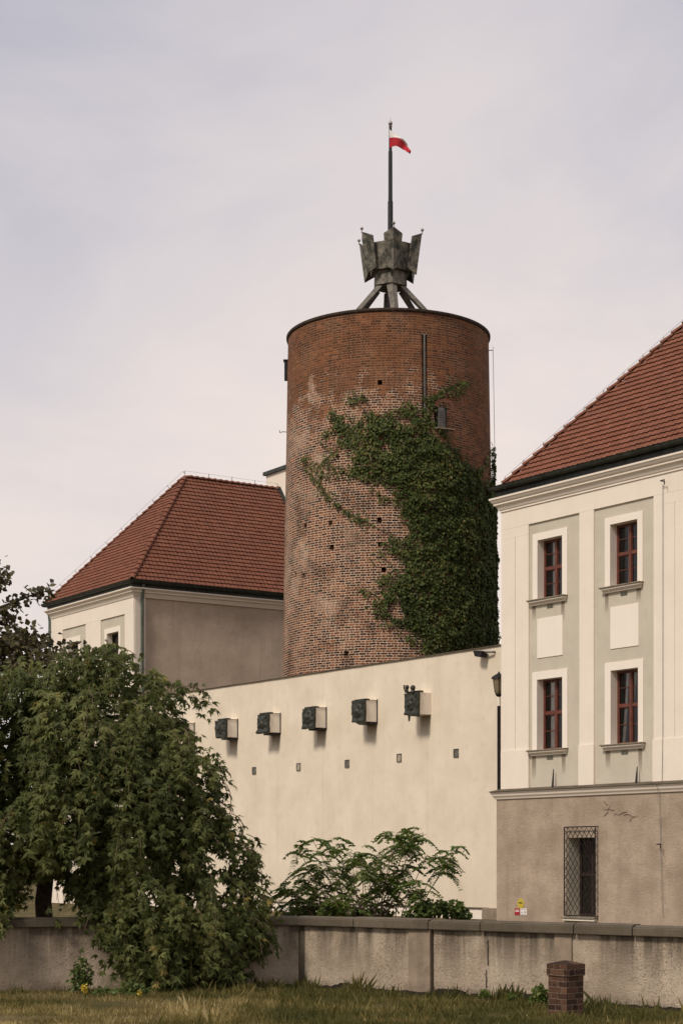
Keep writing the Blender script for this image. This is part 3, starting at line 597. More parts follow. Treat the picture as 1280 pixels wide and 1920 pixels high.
# ------------------------------------------------------------------ left castle wing
DL = 75.0
LF = Frame(((251-640)/F*DL, DL), (.5501, -.8351))
def left_wing():
    T = empty('castle_wing', LF.o, LF.rot, 'cream castle wing on the left with hipped red roof and bare plaster end wall', 'building')
    Y = .05; W = -LF.f(97, 1200)[0]; D2 = 9.5
    z_cor = (LF.f(175, 1141)[1]+LF.g(400, 1131)[1])/2; z_gut = (LF.f(166, 1112)[1]+LF.g(395, 1103)[1])/2
    wins = []
    for oa, ob, a, b, yt, yo in ((197, 227, 201.5, 223.5, 1187, 1179.5), (124.5, 152, 128.5, 148, 1208, 1199)):
        xa, d = LF.f(a, yt, Y); xb = LF.f(b, yt, Y)[0]; wins.append([xa, xb, d-2.05, d, LF.f(oa, yt, Y)[0], LF.f(ob, yt, Y)[0], LF.f(oa, yo, Y)[1]])
    dz = (wins[0][3]+wins[1][3])/2; oz = (wins[0][6]+wins[1][6])/2
    for q in wins: q[3] = dz; q[2] = dz-2.05; q[6] = oz
    low = [[q[0], q[1], dz-6.6, dz-4.4, q[4], q[5], dz-4.2] for q in wins]
    mb = MB(); holed_wall(mb, -W, 0, -.3, z_cor+.5, [tuple(q[:4]) for q in wins+low], Y, .30)
    mb.quad((-W, Y, -.3), (-W, D2, -.3), (-W, D2, z_cor+.5), (-W, Y, z_cor+.5)); mb.quad((-W, D2, -.3), (0, D2, -.3), (0, D2, z_cor+.5), (-W, D2, z_cor+.5))
    mb.quad((-W, Y, z_cor+.5), (0, Y, z_cor+.5), (0, D2, z_cor+.5), (-W, D2, z_cor+.5))
    mb.build('wall', [FIELD, CREAM], T, fix=False)
    yq = LF.g(273, 1200)[0]
    m = MB(); m.quad((-.03, yq, -.3), (-.03, D2, -.3), (-.03, D2, z_cor+.02), (-.03, yq, z_cor+.02)); m.quad((-.03, yq, -.3), (-.03, yq, z_cor), (-.12, yq, z_cor), (-.12, yq, -.3))
    m.build('bare_end_wall', ROUGHB, T, fix=False)
    x1a = LF.f(189, 1200)[0]; x1b = LF.f(234, 1200)[0]; x2a = LF.f(118, 1200)[0]; x2b = LF.f(161, 1200)[0]; zt = (LF.f(212, 1156)[1]+LF.f(140, 1176)[1])/2
    for x0, x1 in ((x1b, 0), (x2b, x1a), (-W, x2a)):
        m = MB(); m.box(x0, x1, 0, Y+.004, 0, zt)
        if x1 == 0: m.box(-.3, .02, Y+.004, yq, 0, zt)
        m.build('pilaster', CREAM, T, bevel=.006)
    m = MB(); m.box(-W, 0.0, -.002, Y+.004, zt, z_cor+.02); m.box(-.3, .02, Y+.004, yq, zt, z_cor+.02); m.build('frieze', CREAM, T)
    for q in wins+low:
        w_ = make_window(T, *q[:4], Y, .30, frame=DFRAME, pane_reflection=None); surround(w_, q[4], q[5], q[0], q[1], q[2], q[3], q[6], Y); make_sill(w_, q[4]-.1, q[5]+.1, q[2]+.03, Y)
    cw = [(-W, D2), (-W, 0), (0, 0), (0, D2)]
    prof = [(0, z_cor), (.03, z_cor), (.05, z_cor+.06), (.10, z_cor+.16), (.17, z_cor+.20), (.17, z_cor+.25), (.22, z_cor+.30), (.27, z_cor+.33), (.27, z_cor+.38), (0, z_cor+.40)]
    MB().sweep(cw, prof).build('cornice', CREAM, T, smooth=25)
    zf = z_cor+.41; MB().sweep(cw, [(0, zf), (.14, zf), (.14, z_gut-.04), (0, z_gut-.04)]).build('fascia', GUT, T)
    zc = z_gut-.02; cc = .24; arc = [(cc+.125*math.cos(math.pi+math.pi*i/8), zc+.125*math.sin(math.pi+math.pi*i/8)) for i in range(9)]
    arc2 = [(cc+.11*math.cos(math.pi+math.pi*i/8), zc+.11*math.sin(math.pi+math.pi*i/8)) for i in range(9)]
    MB().sweep(cw, arc+[(cc+.14, zc+.015), (cc+.12, zc+.02)]+arc2[::-1]).build('gutter', GUT, T, smooth=40)
    for x, y in ((.10, LF.g(265, 1200)[0]), (-W-.06, -.06)):
        m = MB(); m.tube([(x+.12 if x > 0 else x-.1, y, z_gut-.15), (x+.10 if x > 0 else x-.1, y, z_cor+.30), (x, y, z_cor-.1), (x, y, 0)], .065, 8)
        for z in (z_cor-.6, z_cor-3, z_cor-6): m.tube([(x, y, z), (x, y, z+.06)], .08, 8)
        m.build('downpipe', PIPE, T, smooth=50)
    # hipped roof: end hip over the windowed front, long slope over the bare end, cut by a verge beyond
    e = .17; ap = LF.hit(347, 895, (1, 0, 0), (-W/2, 0, 0)); ze = z_gut+.02; zr = ap.z; run = ap.y; wl = W/2+e
    vy = LF.hit(520, 912, (1, 0, 0), (-W/2, 0, 0)).y                    # where the ridge ends
    m = MB(); m.ri = .3; d = -.02
    A, B, C_, D_ = (-W-e, -e, ze+d), (e, -e, ze+d), (e, vy, ze+d), (-W-e, vy, ze+d); R0 = (-W/2, run, zr+d); R1 = (-W/2, vy, zr+d)
    m.add([A, B, C_, D_, R0, R1], [(0, 1, 4), (1, 2, 5, 4), (2, 3, 5), (3, 0, 4, 5), (3, 2, 1, 0)])
    h = zr-ze
    fr = run+e; cp = fr/math.hypot(fr, h); v = Vector((0, fr, h)).normalized(); Ls = math.hypot(fr, h)
    tile_field(m, (-W-e, -e, ze), (1, 0, 0), v, int(Ls/.24)+1, .24, .20, lambda vm: (min(1, vm/Ls)*wl, 2*wl-min(1, vm/Ls)*wl))
    cpx = wl/math.hypot(wl, h); v2 = Vector((-wl, 0, h)).normalized(); L2 = math.hypot(wl, h)
    tile_field(m, (e, -e, ze), (0, 1, 0), v2, int(L2/.24)+1, .24, .20, lambda vm: (min(1, vm/L2)*(run+e), vy+e))
    m.build('roof', TILE, T, fix=False)
    m = MB(); hip_caps(m, (e, -e, ze+.04), (-W/2, run, zr+.04), 24); hip_caps(m, (-W-e, -e, ze+.04), (-W/2, run, zr+.04), 24); hip_caps(m, (-W/2, vy, zr+.03), (-W/2, run, zr+.03), 16); m.build('hip_tiles', TILE, T, fix=False)
    m = MB(); wire_pins(m, (-W-e, -e, ze+.12), (-W/2, run, zr+.14), 9, .16, Vector((-.4, -.4, .9))); wire_pins(m, (-W/2, run, zr+.14), (-W/2, vy, zr+.12), 4, .16); m.build('roof_lightning_wire', GREY, T)
    m = MB(); m.hull8([(e+.02, vy, ze-.1), (e+.02, vy+.16, ze-.1), (e+.02, vy+.16, ze+.14), (e+.02, vy, ze+.14)], [(-W/2, vy, zr-.1), (-W/2, vy+.16, zr-.1), (-W/2, vy+.16, zr+.16), (-W/2, vy, zr+.16)]); m.build('verge_flashing', GUT, T)
    # cream block with a dark cap behind the roof
    p = LF.hit(499, 892, (0, 1, 0), (0, vy+1.2, 0)); q = LF.hit(560, 880, (0, 1, 0), (0, vy+1.2, 0))
    K = empty('stair_block', LF.wld(p.x, vy+1.2), LF.rot, 'cream rendered block with a dark flat cap behind the left roof, beside the tower', 'building')
    w_ = 3.5; MB().box(0, w_, 0, 2.5, 0, p.z).build('wall', CREAM, K); MB().box(-.12, w_+.1, -.12, 2.6, p.z, p.z+.16).build('cap', GUT, K)
left_wing()

# ------------------------------------------------------------------ white curtain wall with sculptures
SET = 1.2
WF = Frame(RF.wld(0, SET), (.5831, -.8125))    # runs along -x from the right wing
WLEN = 24.1
def curtain_wall():
    T = empty('curtain_wall', WF.o, WF.rot, 'long whitewashed wall linking the two castle wings, hung with bronze sculptures', 'wall')
    zt = WF.f(935, 1211)[1]
    js = [WF.f(px, 1400)[0] for px in (439, 520, 605, 698, 801)]
    m = MB(); xs = [-WLEN]+js+[0.0]
    m.box(-WLEN, 0, .006, .55, -.3, zt)
    for i in range(len(xs)-1): m.box(xs[i]+(.004 if i else 0), xs[i+1]-(.004 if i < len(xs)-2 else 0), 0, .0055, -.3, zt-.004)
    m.build('wall', WALLW, T)
    m = MB(); n = 30; P = []
    for i in range(n+1):
        x = -WLEN+WLEN*i/n; w_ = .03*mnoise.noise((x*.55, 0, 3)); P.append((x, w_))
    for i in range(n):
        (xa, wa), (xb, wb) = P[i], P[i+1]
        m.hull8([(xa, -.05, zt+.002+wa), (xb, -.05, zt+.002+wb), (xb, .6, zt+.002+wb), (xa, .6, zt+.002+wa)], [(xa, -.05, zt+.035+wa), (xb, -.05, zt+.035+wb), (xb, .6, zt+.075+wb), (xa, .6, zt+.075+wa)])
    m.build('coping', COPING, T)
    m = MB(); m.box(-.75, -.1, -.02, .5, zt+.08, zt+.30); m.mi = 1; m.box(-.78, -.05, -.04, .52, zt+.30, zt+.42); m.build('end_block', [PILC, WHITEP], T, bevel=.01)
    # plinth
    z, x1 = WF.f(720, 1697, -.25)[1], WF.f(904, 1703, -.25)[0]
    m = MB(); m.box(-WLEN, x1, -.25, -.001, 0, z-.03); m.mi = 1; m.box(-WLEN, x1+.03, -.29, -.001, z-.03, z+.01); m.mi = 2; m.box(x1+.04, -.2, -.32, -.001, 0, z+.0); m.build('plinth', [CREAM, COPING, PILC], T, bevel=.01)
    # rain stains under the sculptures are dirt on the wall: thin films 2 mm proud
    return T, zt
CW, CWZ = curtain_wall()
def sculpture(i, px_w, y_t, y_b, label, seed, fig=False):
    """bronze relief plate on the front of a white console block that stands out of the wall"""
    rnd = random.Random(seed)
    xw, zt = WF.f(px_w, y_t, 0); zb = WF.f(px_w, y_b, 0)[1]; zt -= .0; h = zt-zb; bw, dp = .62, .50
    T = empty('wall_sculpture', WF.wld(xw-bw/2, 0, zb), WF.rot, label, 'sculpture', 'bronze relief sculptures on the white wall')
    MB().box(-bw/2, bw/2, -dp, .002, 0, h).build('console_block', WHITEP, T, bevel=.006)
    if not fig:
        m = MB(); x = bw/2+.012; m.tube([(x, -.012, -.05), (x, -.012, h+.05)], .022, 6); m.tube([(x, -dp+.05, h+.012), (x, -.01, h+.012)], .012, 5)
        m.box(-bw/2-.01, bw/2+.02, -.34, -.004, -.07, -.004); m.build('mounting_bracket', BLACK, T)
    # relief plate: irregular outline, modelled surface
    pw, ph = .74+rnd.uniform(-.04, .06), h*1.03; nx, nz = 22, 26; V = []; Fs = []
    def edge(z):                              # ragged left and right edges
        l = -pw/2+.05*mnoise.noise((z*2.3, seed, 0))+(.10*max(0, .35-z) if seed % 2 else .04*z); r = pw/2+.03*mnoise.noise((z*3, seed, 5)); return l, r
    for j in range(nz+1):
        for k in range(nx+1):
            tz = j/nz; l, r = edge(tz); tx = k/nx; x = l+(r-l)*tx
            z = ph*tz-.03+.05*mnoise.noise((tx*3, seed, 9))*(1 if j in (0, nz) else .2)+(-.10*(tx-.3) if j == 0 and seed % 2 else 0)
            d = .05; ex, ez = (tx-.5)/.30, (tz-.56)/.34
            rr = ex*ex+ez*ez
            if rr < 1: d += .06*math.sqrt(1-rr)          # head
            d += .045*math.exp(-((tx-.5)/.07)**2-((tz-.55)/.14)**2)   # nose
            d -= .03*(math.exp(-((tx-.40)/.05)**2-((tz-.63)/.04)**2)+math.exp(-((tx-.60)/.05)**2-((tz-.63)/.04)**2)+math.exp(-((tx-.5)/.10)**2-((tz-.40)/.03)**2))
            d += .045*math.exp(-((tz-.08)/.10)**2)*(.6+.4*math.sin(tx*9+seed))   # shoulders
            d += .035*mnoise.noise((tx*6, tz*6, seed*2.0))
            V.append((x, -dp-.05-d, z))
    for j in range(nz):
        for k in range(nx):
            a = j*(nx+1)+k; Fs.append((a, a+1, a+nx+2, a+nx+1))
    base = len(V); rim = [k for k in range(nx+1)]+[(j+1)*(nx+1)-1 for j in range(1, nz+1)]+[nz*(nx+1)+k for k in range(nx-1, -1, -1)]+[j*(nx+1) for j in range(nz-1, 0, -1)]
    for i_ in rim: V.append((V[i_][0], -dp-.003, V[i_][2]))
    n = len(rim)
    for q in range(n): Fs.append((rim[q], base+q, base+(q+1) % n, rim[(q+1) % n]))
    Fs.append(tuple(base+q for q in range(n)))
    m = MB(); m.add(V, Fs); m.build('bronze_relief', BRONZE, T, smooth=50)
    MB().box(-bw/2-.02, bw/2+.03, -dp-.02, -dp+.16, h+.004, h+.055).build('top_clamp', BRONZE, T, bevel=.01)
    if fig:                                   # two little finials and a tail below
        m = MB(); m.tube([(-.22, -dp-.1, h), (-.20, -dp-.11, h+.14)], [.06, .04], 8); m.ball((-.20, -dp-.11, h+.19), .075); m.tube([(-.28, -dp-.1, h+.02), (-.36, -dp-.12, h+.20), (-.33, -dp-.12, h+.27)], [.03, .025, .03], 6)
        m.build('figure', BRONZE, T, smooth=60); m = MB(); m.tube([(.10, -dp-.1, h), (.10, -dp-.1, h+.10)], [.08, .06], 8); m.ball((.10, -dp-.1, h+.15), .09); m.build('figure', BRONZE, T, smooth=60); MB().tube([(-.12, -dp-.08, 0), (-.13, -dp-.08, -.22)], [.05, .025], 7).build('tail', BRONZE, T, smooth=60)
    return T
SC = [(365, 1357, 1385, 'bronze relief on a white console block, half hidden behind the weeping tree', 3, 0), (446, 1350, 1383, 'bronze relief on a white console block, nearest the tree of those in full view', 5, 0),
      (526, 1339, 1374, 'narrow dark bronze relief on a white block, second in full view from the tree', 8, 0), (612, 1328, 1365, 'bronze relief with a smooth rounded top, third in full view from the tree, mid wall', 12, 0),
      (707, 1314, 1354, 'tall tapering bronze relief on a white block, next to the one with figures', 13, 0), (808, 1299, 1340, 'tall bronze relief crowned with small figures, nearest the right wing', 21, 1)]
for i, a in enumerate(SC): sculpture(i, a[0], a[1], a[2], a[3], a[4], bool(a[5]))
def stain_films():
    for px, yb, hh in ((446, 1385, 32), (526, 1377, 28), (612, 1368, 34), (707, 1358, 34), (808, 1341, 42)):
        x1, z1 = WF.f(px, yb, 0); z0 = WF.f(px, yb+hh, 0)[1]; x0 = x1-.62
        stain_film(CW, x0, x1, z0, z1, -.004)
stain_films()
PLG = plain('plaque_grey', (.14, .13, .11), .6, .5, 12); PLL = plain('plaque_pale', (.40, .35, .27), .7, .3, 12)
for px, py, lab, dark in ((477, 1445, 'small dark vent plate, nearest the weeping tree', 1), (560, 1438, 'small pale vent plate, below the narrow bronze relief', 0), (651, 1432, 'small dark vent plate with a black upper half, mid wall', 1),
                          (748.5, 1421, 'small pale framed vent plate, below the two rightmost reliefs', 0), (855, 1412, 'small grey vent plate closest to the right wing', 1)):
    x, z = WF.f(px, py); o = empty('vent_plate', WF.wld(x, 0, z), WF.rot, lab+' on the white wall', 'vent', 'small plates along the white wall')
    m = MB(); m.box(-.125, -.095, -.03, .001, -.14, .14); m.box(.095, .125, -.03, .001, -.14, .14); m.box(-.095, .095, -.03, .001, -.14, -.115); m.box(-.095, .095, -.03, .001, .115, .14); m.build('frame', PLG, o)
    m = MB(); m.box(-.095, .095, -.012, .001, -.115, .115)
    for k in range(4): m.box(-.08, .08, -.02, -.012, -.095+k*.055, -.075+k*.055)
    m.build('louvre', PLG if dark else PLL, o)
# floodlight and lantern
def floodlight():
    x, z = WF.f(918, 1224); T = empty('floodlight', WF.wld(x, 0, z), WF.rot, 'small floodlight on an arm near the top of the white wall', 'light')
    m = MB(); m.tube([(.25, 0, 0), (.25, -.10, .0), (-.05, -.16, .02)], .035, 8); m.build('arm', GREY, T, smooth=50)
    m = MB(); m.hull8([(-.36, -.34, -.10), (-.06, -.34, -.16), (-.06, -.08, -.16), (-.36, -.08, -.10)], [(-.42, -.36, .08), (-.04, -.32, .05), (-.04, -.06, .05), (-.42, -.06, .08)]); m.build('lamp_housing', BLACK, T, bevel=.02)
floodlight()
def lantern():
    p = RF.wld(-.761*.95, .654*.95); p.x -= .07; Dp = p.y
    T = empty('street_lamp', (p.x, p.y, 0), .4, 'old style lantern on a dark post in the corner by the right wing', 'lamp')
    Z = lambda y: EYE+(HY-y)/F*Dp
    zt, ze, zb = Z(1262), Z(1271), Z(1303)
    MB().lathe([(.27, ze-.02), (.25, ze+.02), (.06, zt-.02), (.04, zt), (.015, zt+.05)], n=6).build('roof_cap', BLACK, T)
    m = MB(); m.lathe([(.10, zb+.02), (.14, zb+.10), (.20, ze-.06), (.20, ze-.03)], n=6)
    gm = NT('lantern_glass', .15, .5); gm.col((.30, .24, .15)); gm.b.inputs['Transmission Weight'].default_value = .35; m.build('glass', gm.mat, T)
    m = MB()
    for k in range(6):
        a = math.pi*k/3; m.tube([(.105*math.cos(a), .105*math.sin(a), zb+.02), (.145*math.cos(a), .145*math.sin(a), zb+.10), (.205*math.cos(a), .205*math.sin(a), ze-.03)], .012, 5)
    m.lathe([(.05, zb-.06), (.11, zb+.0), (.12, zb+.03)], n=8); m.build('cage', BLACK, T)
    m = MB(); m.lathe([(.07, 0), (.07, .9), (.055, 1.0), (.055, Z(1325)), (.06, Z(1325)+.02)], n=10); m.mi = 1; m.lathe([(.048, Z(1325)+.02), (.048, zb-.06)], n=10); m.build('post', [BLACK, WHITEP], T, smooth=40)
lantern()
# signs on the base wall
def signs():
    Yb = -.115; sm = NT('sign_yellow', .4); sm.col((.50, .40, .05)); rm = NT('sign_red', .4); rm.col((.34, .025, .03)); wm = NT('sign_white', .4); wm.col((.75, .70, .66)); bk = NT('sign_black', .5); bk.col((.02, .02, .02)); pk = NT('sign_orange', .5); pk.col((.6, .28, .04))
    x, z = RF.f(975, 1694, Yb); T = empty('oval_sign', RF.wld(x, Yb, z), RF.rot, 'yellow oval sign with a black bar on the bare plaster base', 'sign')
    m = MB(); n = 24; m.add([(.15*math.cos(2*math.pi*k/n), 0, .15*math.sin(2*math.pi*k/n)) for k in range(n)]+[(.15*math.cos(2*math.pi*k/n), .014, .15*math.sin(2*math.pi*k/n)) for k in range(n)], [tuple(range(n)), tuple(range(2*n-1, n-1, -1))]+[(k, n+k, n+(k+1) % n, (k+1) % n) for k in range(n)]); m.build('plate', sm.mat, T)
    m = MB(); m.box(-.08, .08, -.004, 0, -.0, .035); m.mi = 1; m.hull8([(-.05, -.004, -.045), (.05, -.004, -.045), (.05, 0, -.045), (-.05, 0, -.045)][::1], [(-.01, -.004, -.09), (.01, -.004, -.09), (.01, 0, -.09), (-.01, 0, -.09)]); m.build('printing', [bk.mat, pk.mat], T)
    x0, z1 = RF.f(964, 1703, Yb); x1, _ = RF.f(974, 1703, Yb); z0 = RF.f(969, 1715.5, Yb)[1]; w_, h = (x1-x0), (z1-z0)
    T = empty('red_sign', RF.wld(x0, Yb, z0), RF.rot, 'small red sign with two white lines under the yellow oval', 'sign'); MB().box(0, w_, 0, .014, 0, h).build('plate', rm.mat, T)
    m = MB(); m.box(.1*w_, .85*w_, -.004, 0, .50*h, .62*h); m.box(.15*w_, .85*w_, -.004, 0, .70*h, .78*h)
    m.build('printing', wm.mat, T)
    x0, _ = RF.f(974.6, 1703, Yb); x1, _ = RF.f(986.5, 1703, Yb); w_ = x1-x0
    T = empty('white_sign', RF.wld(x0, Yb, z0), RF.rot, 'small white sign with dark print right of the red sign', 'sign'); MB().box(0, w_, 0, .014, 0, h).build('plate', wm.mat, T)
    m = MB(); m.box(.1*w_, .4*w_, -.004, 0, .40*h, .47*h); m.box(.68*w_, .86*w_, -.004, 0, .38*h, .56*h); m.box(.1*w_, .85*w_, -.004, 0, .80*h, .84*h); m.box(.1*w_, .8*w_, -.004, 0, .13*h, .17*h); m.build('printing', bk.mat, T)
signs()

# ------------------------------------------------------------------ brick tower
TD = 70.0; TX = (727.5-640)/F*TD
def trad(z): return 4.235-.0172*z              # slight batter: 4.23 m at the foot, 3.86 m at the top
TZ = 21.95
def on_tower(px, py, off=0.0):                  # pixel -> (theta, z); theta measured from the direction of the camera, positive to the right
    rx, rz = (px-640)/F, (HY-py)/F; R = 4.0
    for _ in range(4):
        a = rx*rx+1; b = -2*(rx*TX+TD); c = TX*TX+TD*TD-(R+off)**2; disc = b*b-4*a*c
        t = (-b-math.sqrt(max(disc, 0)))/(2*a); z = EYE+rz*t; R = trad(z)
    return math.atan2(rx*t-TX, TD-t), z
def tw(th, z, off=0.0): R = trad(z)+off; return Vector((R*math.sin(th), -R*math.cos(th), z))
def tower():
    T = empty('brick_tower', (TX, TD, 0), 0, 'tall round medieval brick tower overgrown with ivy, topped by a crown', 'tower')
    holes = []
    for px, py in ((712, 717), (619, 980), (572, 986), (711, 974), (709.6, 927), (622, 1026), (712.6, 1020), (568.6, 1079), (554, 1077), (719, 1068), (649, 1225)):
        th, z = on_tower(px, py); s_ = .085 if px != 554 else .05; holes.append((th-s_/4, th+s_/4, z-.09, z+.09, .35))
    wa, wz1 = on_tower(814, 762); wb, _ = on_tower(834.5, 762); _, wz0 = on_tower(824, 806); holes.append((wa, wb, wz0, wz1, .28)); win = holes[-1]
    pt, pz1 = on_tower(795, 628); _, pz0 = on_tower(795, 812); holes.append((pt-.028, pt+.028, pz0, pz1, .13))
    ths = list(np.linspace(-math.pi, math.pi, 129)); zs = list(np.linspace(-.3, TZ, 12))
    for h in holes: ths += [h[0], h[1]]; zs += [h[2], h[3]]
    def uniq(v):
        v = sorted(v); o = [v[0]]
        for q in v[1:]:
            if q-o[-1] > 1e-4: o.append(q)
        return o
    ths = uniq(ths); zs = uniq(zs); nt, nz = len(ths), len(zs); V = []; UV = []
    for z in zs:
        for t in ths: V.append(tw(t, z)); UV.append((t*4.05, z))
    Fs = []
    for j in range(nz-1):
        for i in range(nt-1):
            ct, cz = (ths[i]+ths[i+1])/2, (zs[j]+zs[j+1])/2
            if any(h[0] < ct < h[1] and h[2] < cz < h[3] for h in holes): continue
            a = j*nt+i; Fs.append((a, a+1, a+nt+1, a+nt))
    for t0, t1, z0, z1, d in holes:
        b = len(V); c = [(t0, z0), (t1, z0), (t1, z1), (t0, z1)]
        for off in (0, -d):
            for t, z in c: V.append(tw(t, z, off)); UV.append((t*4.05+off, z))
        Fs += [(b, b+1, b+5, b+4), (b+1, b+2, b+6, b+5), (b+2, b+3, b+7, b+6), (b+3, b, b+4, b+7)]+([(b+4, b+5, b+6, b+7)] if d != .28 else [])
    me = bpy.data.meshes.new('wall'); me.from_pydata(V, [], Fs); me.materials.append(BRICK)
    uv = me.uv_layers.new(name='UVMap'); li = np.zeros(len(me.loops), np.int32); me.loops.foreach_get('vertex_index', li)
    uv.data.foreach_set('uv', np.array(UV)[li].ravel()); me.polygons.foreach_set('use_smooth', [True]*len(me.polygons)); me.set_sharp_from_angle(angle=math.radians(30)); link('wall', me, T)
    # dark rim course and flat roof behind it
    m = MB(); r = trad(TZ); m.lathe([(r-.02, TZ-.05), (r+.03, TZ-.04), (r+.06, TZ-.01), (r+.07, TZ+.02), (r+.07, TZ+.075), (r-.05, TZ+.10), (r-.45, TZ+.09), (r-.45, TZ-.35), (.1, TZ-.30)], n=128)
    m.build('rim', plain('dark_rim_brick', (.055, .038, .028), .9, .5, 9, bump=.02), T, smooth=35)
    # arched window
    t0, t1, z0, z1, d = win; tm = (t0+t1)/2; W_ = MB()
    ux = Vector((math.cos(tm), math.sin(tm), 0)); un = Vector((math.sin(tm), -math.cos(tm), 0)); c = tw(tm, 0, -.14); c.z = 0; hw = (t1-t0)/2*trad(z0)+.01
    def P(x, z, y=0): return c+ux*x+un*y+Vector((0, 0, z))
    W_.add([P(-hw, z0, -.1), P(hw, z0, -.1), P(hw, z1, -.1), P(-hw, z1, -.1)], [(0, 1, 2, 3)]); win_o = W_.build('window', BLACK, T)
    g = MB(); n = 8; pts = [P(-hw+.05, z0+.04), P(hw-.13, z0+.04)]+[P(-.04+(hw-.09)*math.cos(math.pi*k/n), z1-.20+.15*math.sin(math.pi*k/n)) for k in range(n+1)]
    g.add(pts, [tuple(range(len(pts)))]); g.build('pane', plain('dusty_leaded_glass', (.14, .13, .122), .35, .15, 4), win_o)
    l = MB()
    for k in range(1, 5): x = -hw+.03+(2*hw-.13)*k/5; l.tube([P(x, z0+.03, .01), P(x, z1-.10, .01)], .006, 4)
    for k in range(1, 9): z = z0+(z1-z0-.1)*k/9; l.tube([P(-hw+.03, z, .01), P(hw-.10, z, .01)], .006, 4)
    l.build('leading', PLG, win_o)
    a = MB()                                  # brick arch over the head and a slate sill
    for k in range(9):
        an = math.pi*(k+.5)/9; x = (hw+.04)*math.cos(an); z = z1-.10+(.20)*math.sin(an)
        dd = ux*math.cos(an)+Vector((0, 0, 1))*math.sin(an); tt = -ux*math.sin(an)+Vector((0, 0, 1))*math.cos(an); q = P(x, z, .135)
        lo = [q-tt*.035, q+tt*.035, q+tt*.04+dd*.13, q-tt*.04+dd*.13]; a.ri = .3+.05*k; a.hull8(lo, [v+un*.04 for v in lo])
    a.build('brick_arch', plain('arch_brick', (.16, .07, .045), .9, .4, 20), win_o)
    s_ = MB(); s_.hull8([P(-hw-.08, z0-.05, .05), P(hw+.14, z0-.05, .05), P(hw+.14, z0-.05, .24), P(-hw-.08, z0-.05, .24)], [P(-hw-.08, z0, .05), P(hw+.14, z0, .05), P(hw+.14, z0-.01, .24), P(-hw-.08, z0-.01, .24)]); s_.build('sill', SILLM, win_o)
    # steel pipe in its chase
    m = MB(); m.tube([tw(pt, pz1+.02, -.02), tw(pt, pz1, .0), tw(pt, pz0, .0)], .04, 8); m.build('drain_pipe', PIPEG, T, smooth=50)
    # box, hook and lightning wire on the flanks
    th, z = on_tower(536.5, 692); th -= .06; q = tw(th, z, .05); m = MB(); m.box(q.x-.08, q.x+.10, q.y-.12, q.y+.12, z-.37, z+.36); m.box(q.x-.12, q.x+.12, q.y-.15, q.y+.15, z+.36, z+.40); m.build('iron_box', BLACK, T)
    q = tw(th, on_tower(538, 803)[1]); m = MB(); m.tube([q, q+Vector((-.18, -.05, 0)), q+Vector((-.22, -.05, -.05)), q+Vector((-.27, -.05, -.02)), q+Vector((-.27, -.05, .06))], .014, 6); m.build('iron_hook', BLACK, T)
    q = tw(1.50, TZ-.45, 0); m = MB(); m.tube([q, q+Vector((.16, -.02, 0)), q+Vector((.16, -.02, .12))], .016, 6); m.tube([tw(1.50, z_, .16-(.0 if z_ > 15 else .05)) for z_ in (TZ-.4, 18, 15, 12, 9.2)], .010, 5); m.build('lightning_wire', GREY, T)
tower()
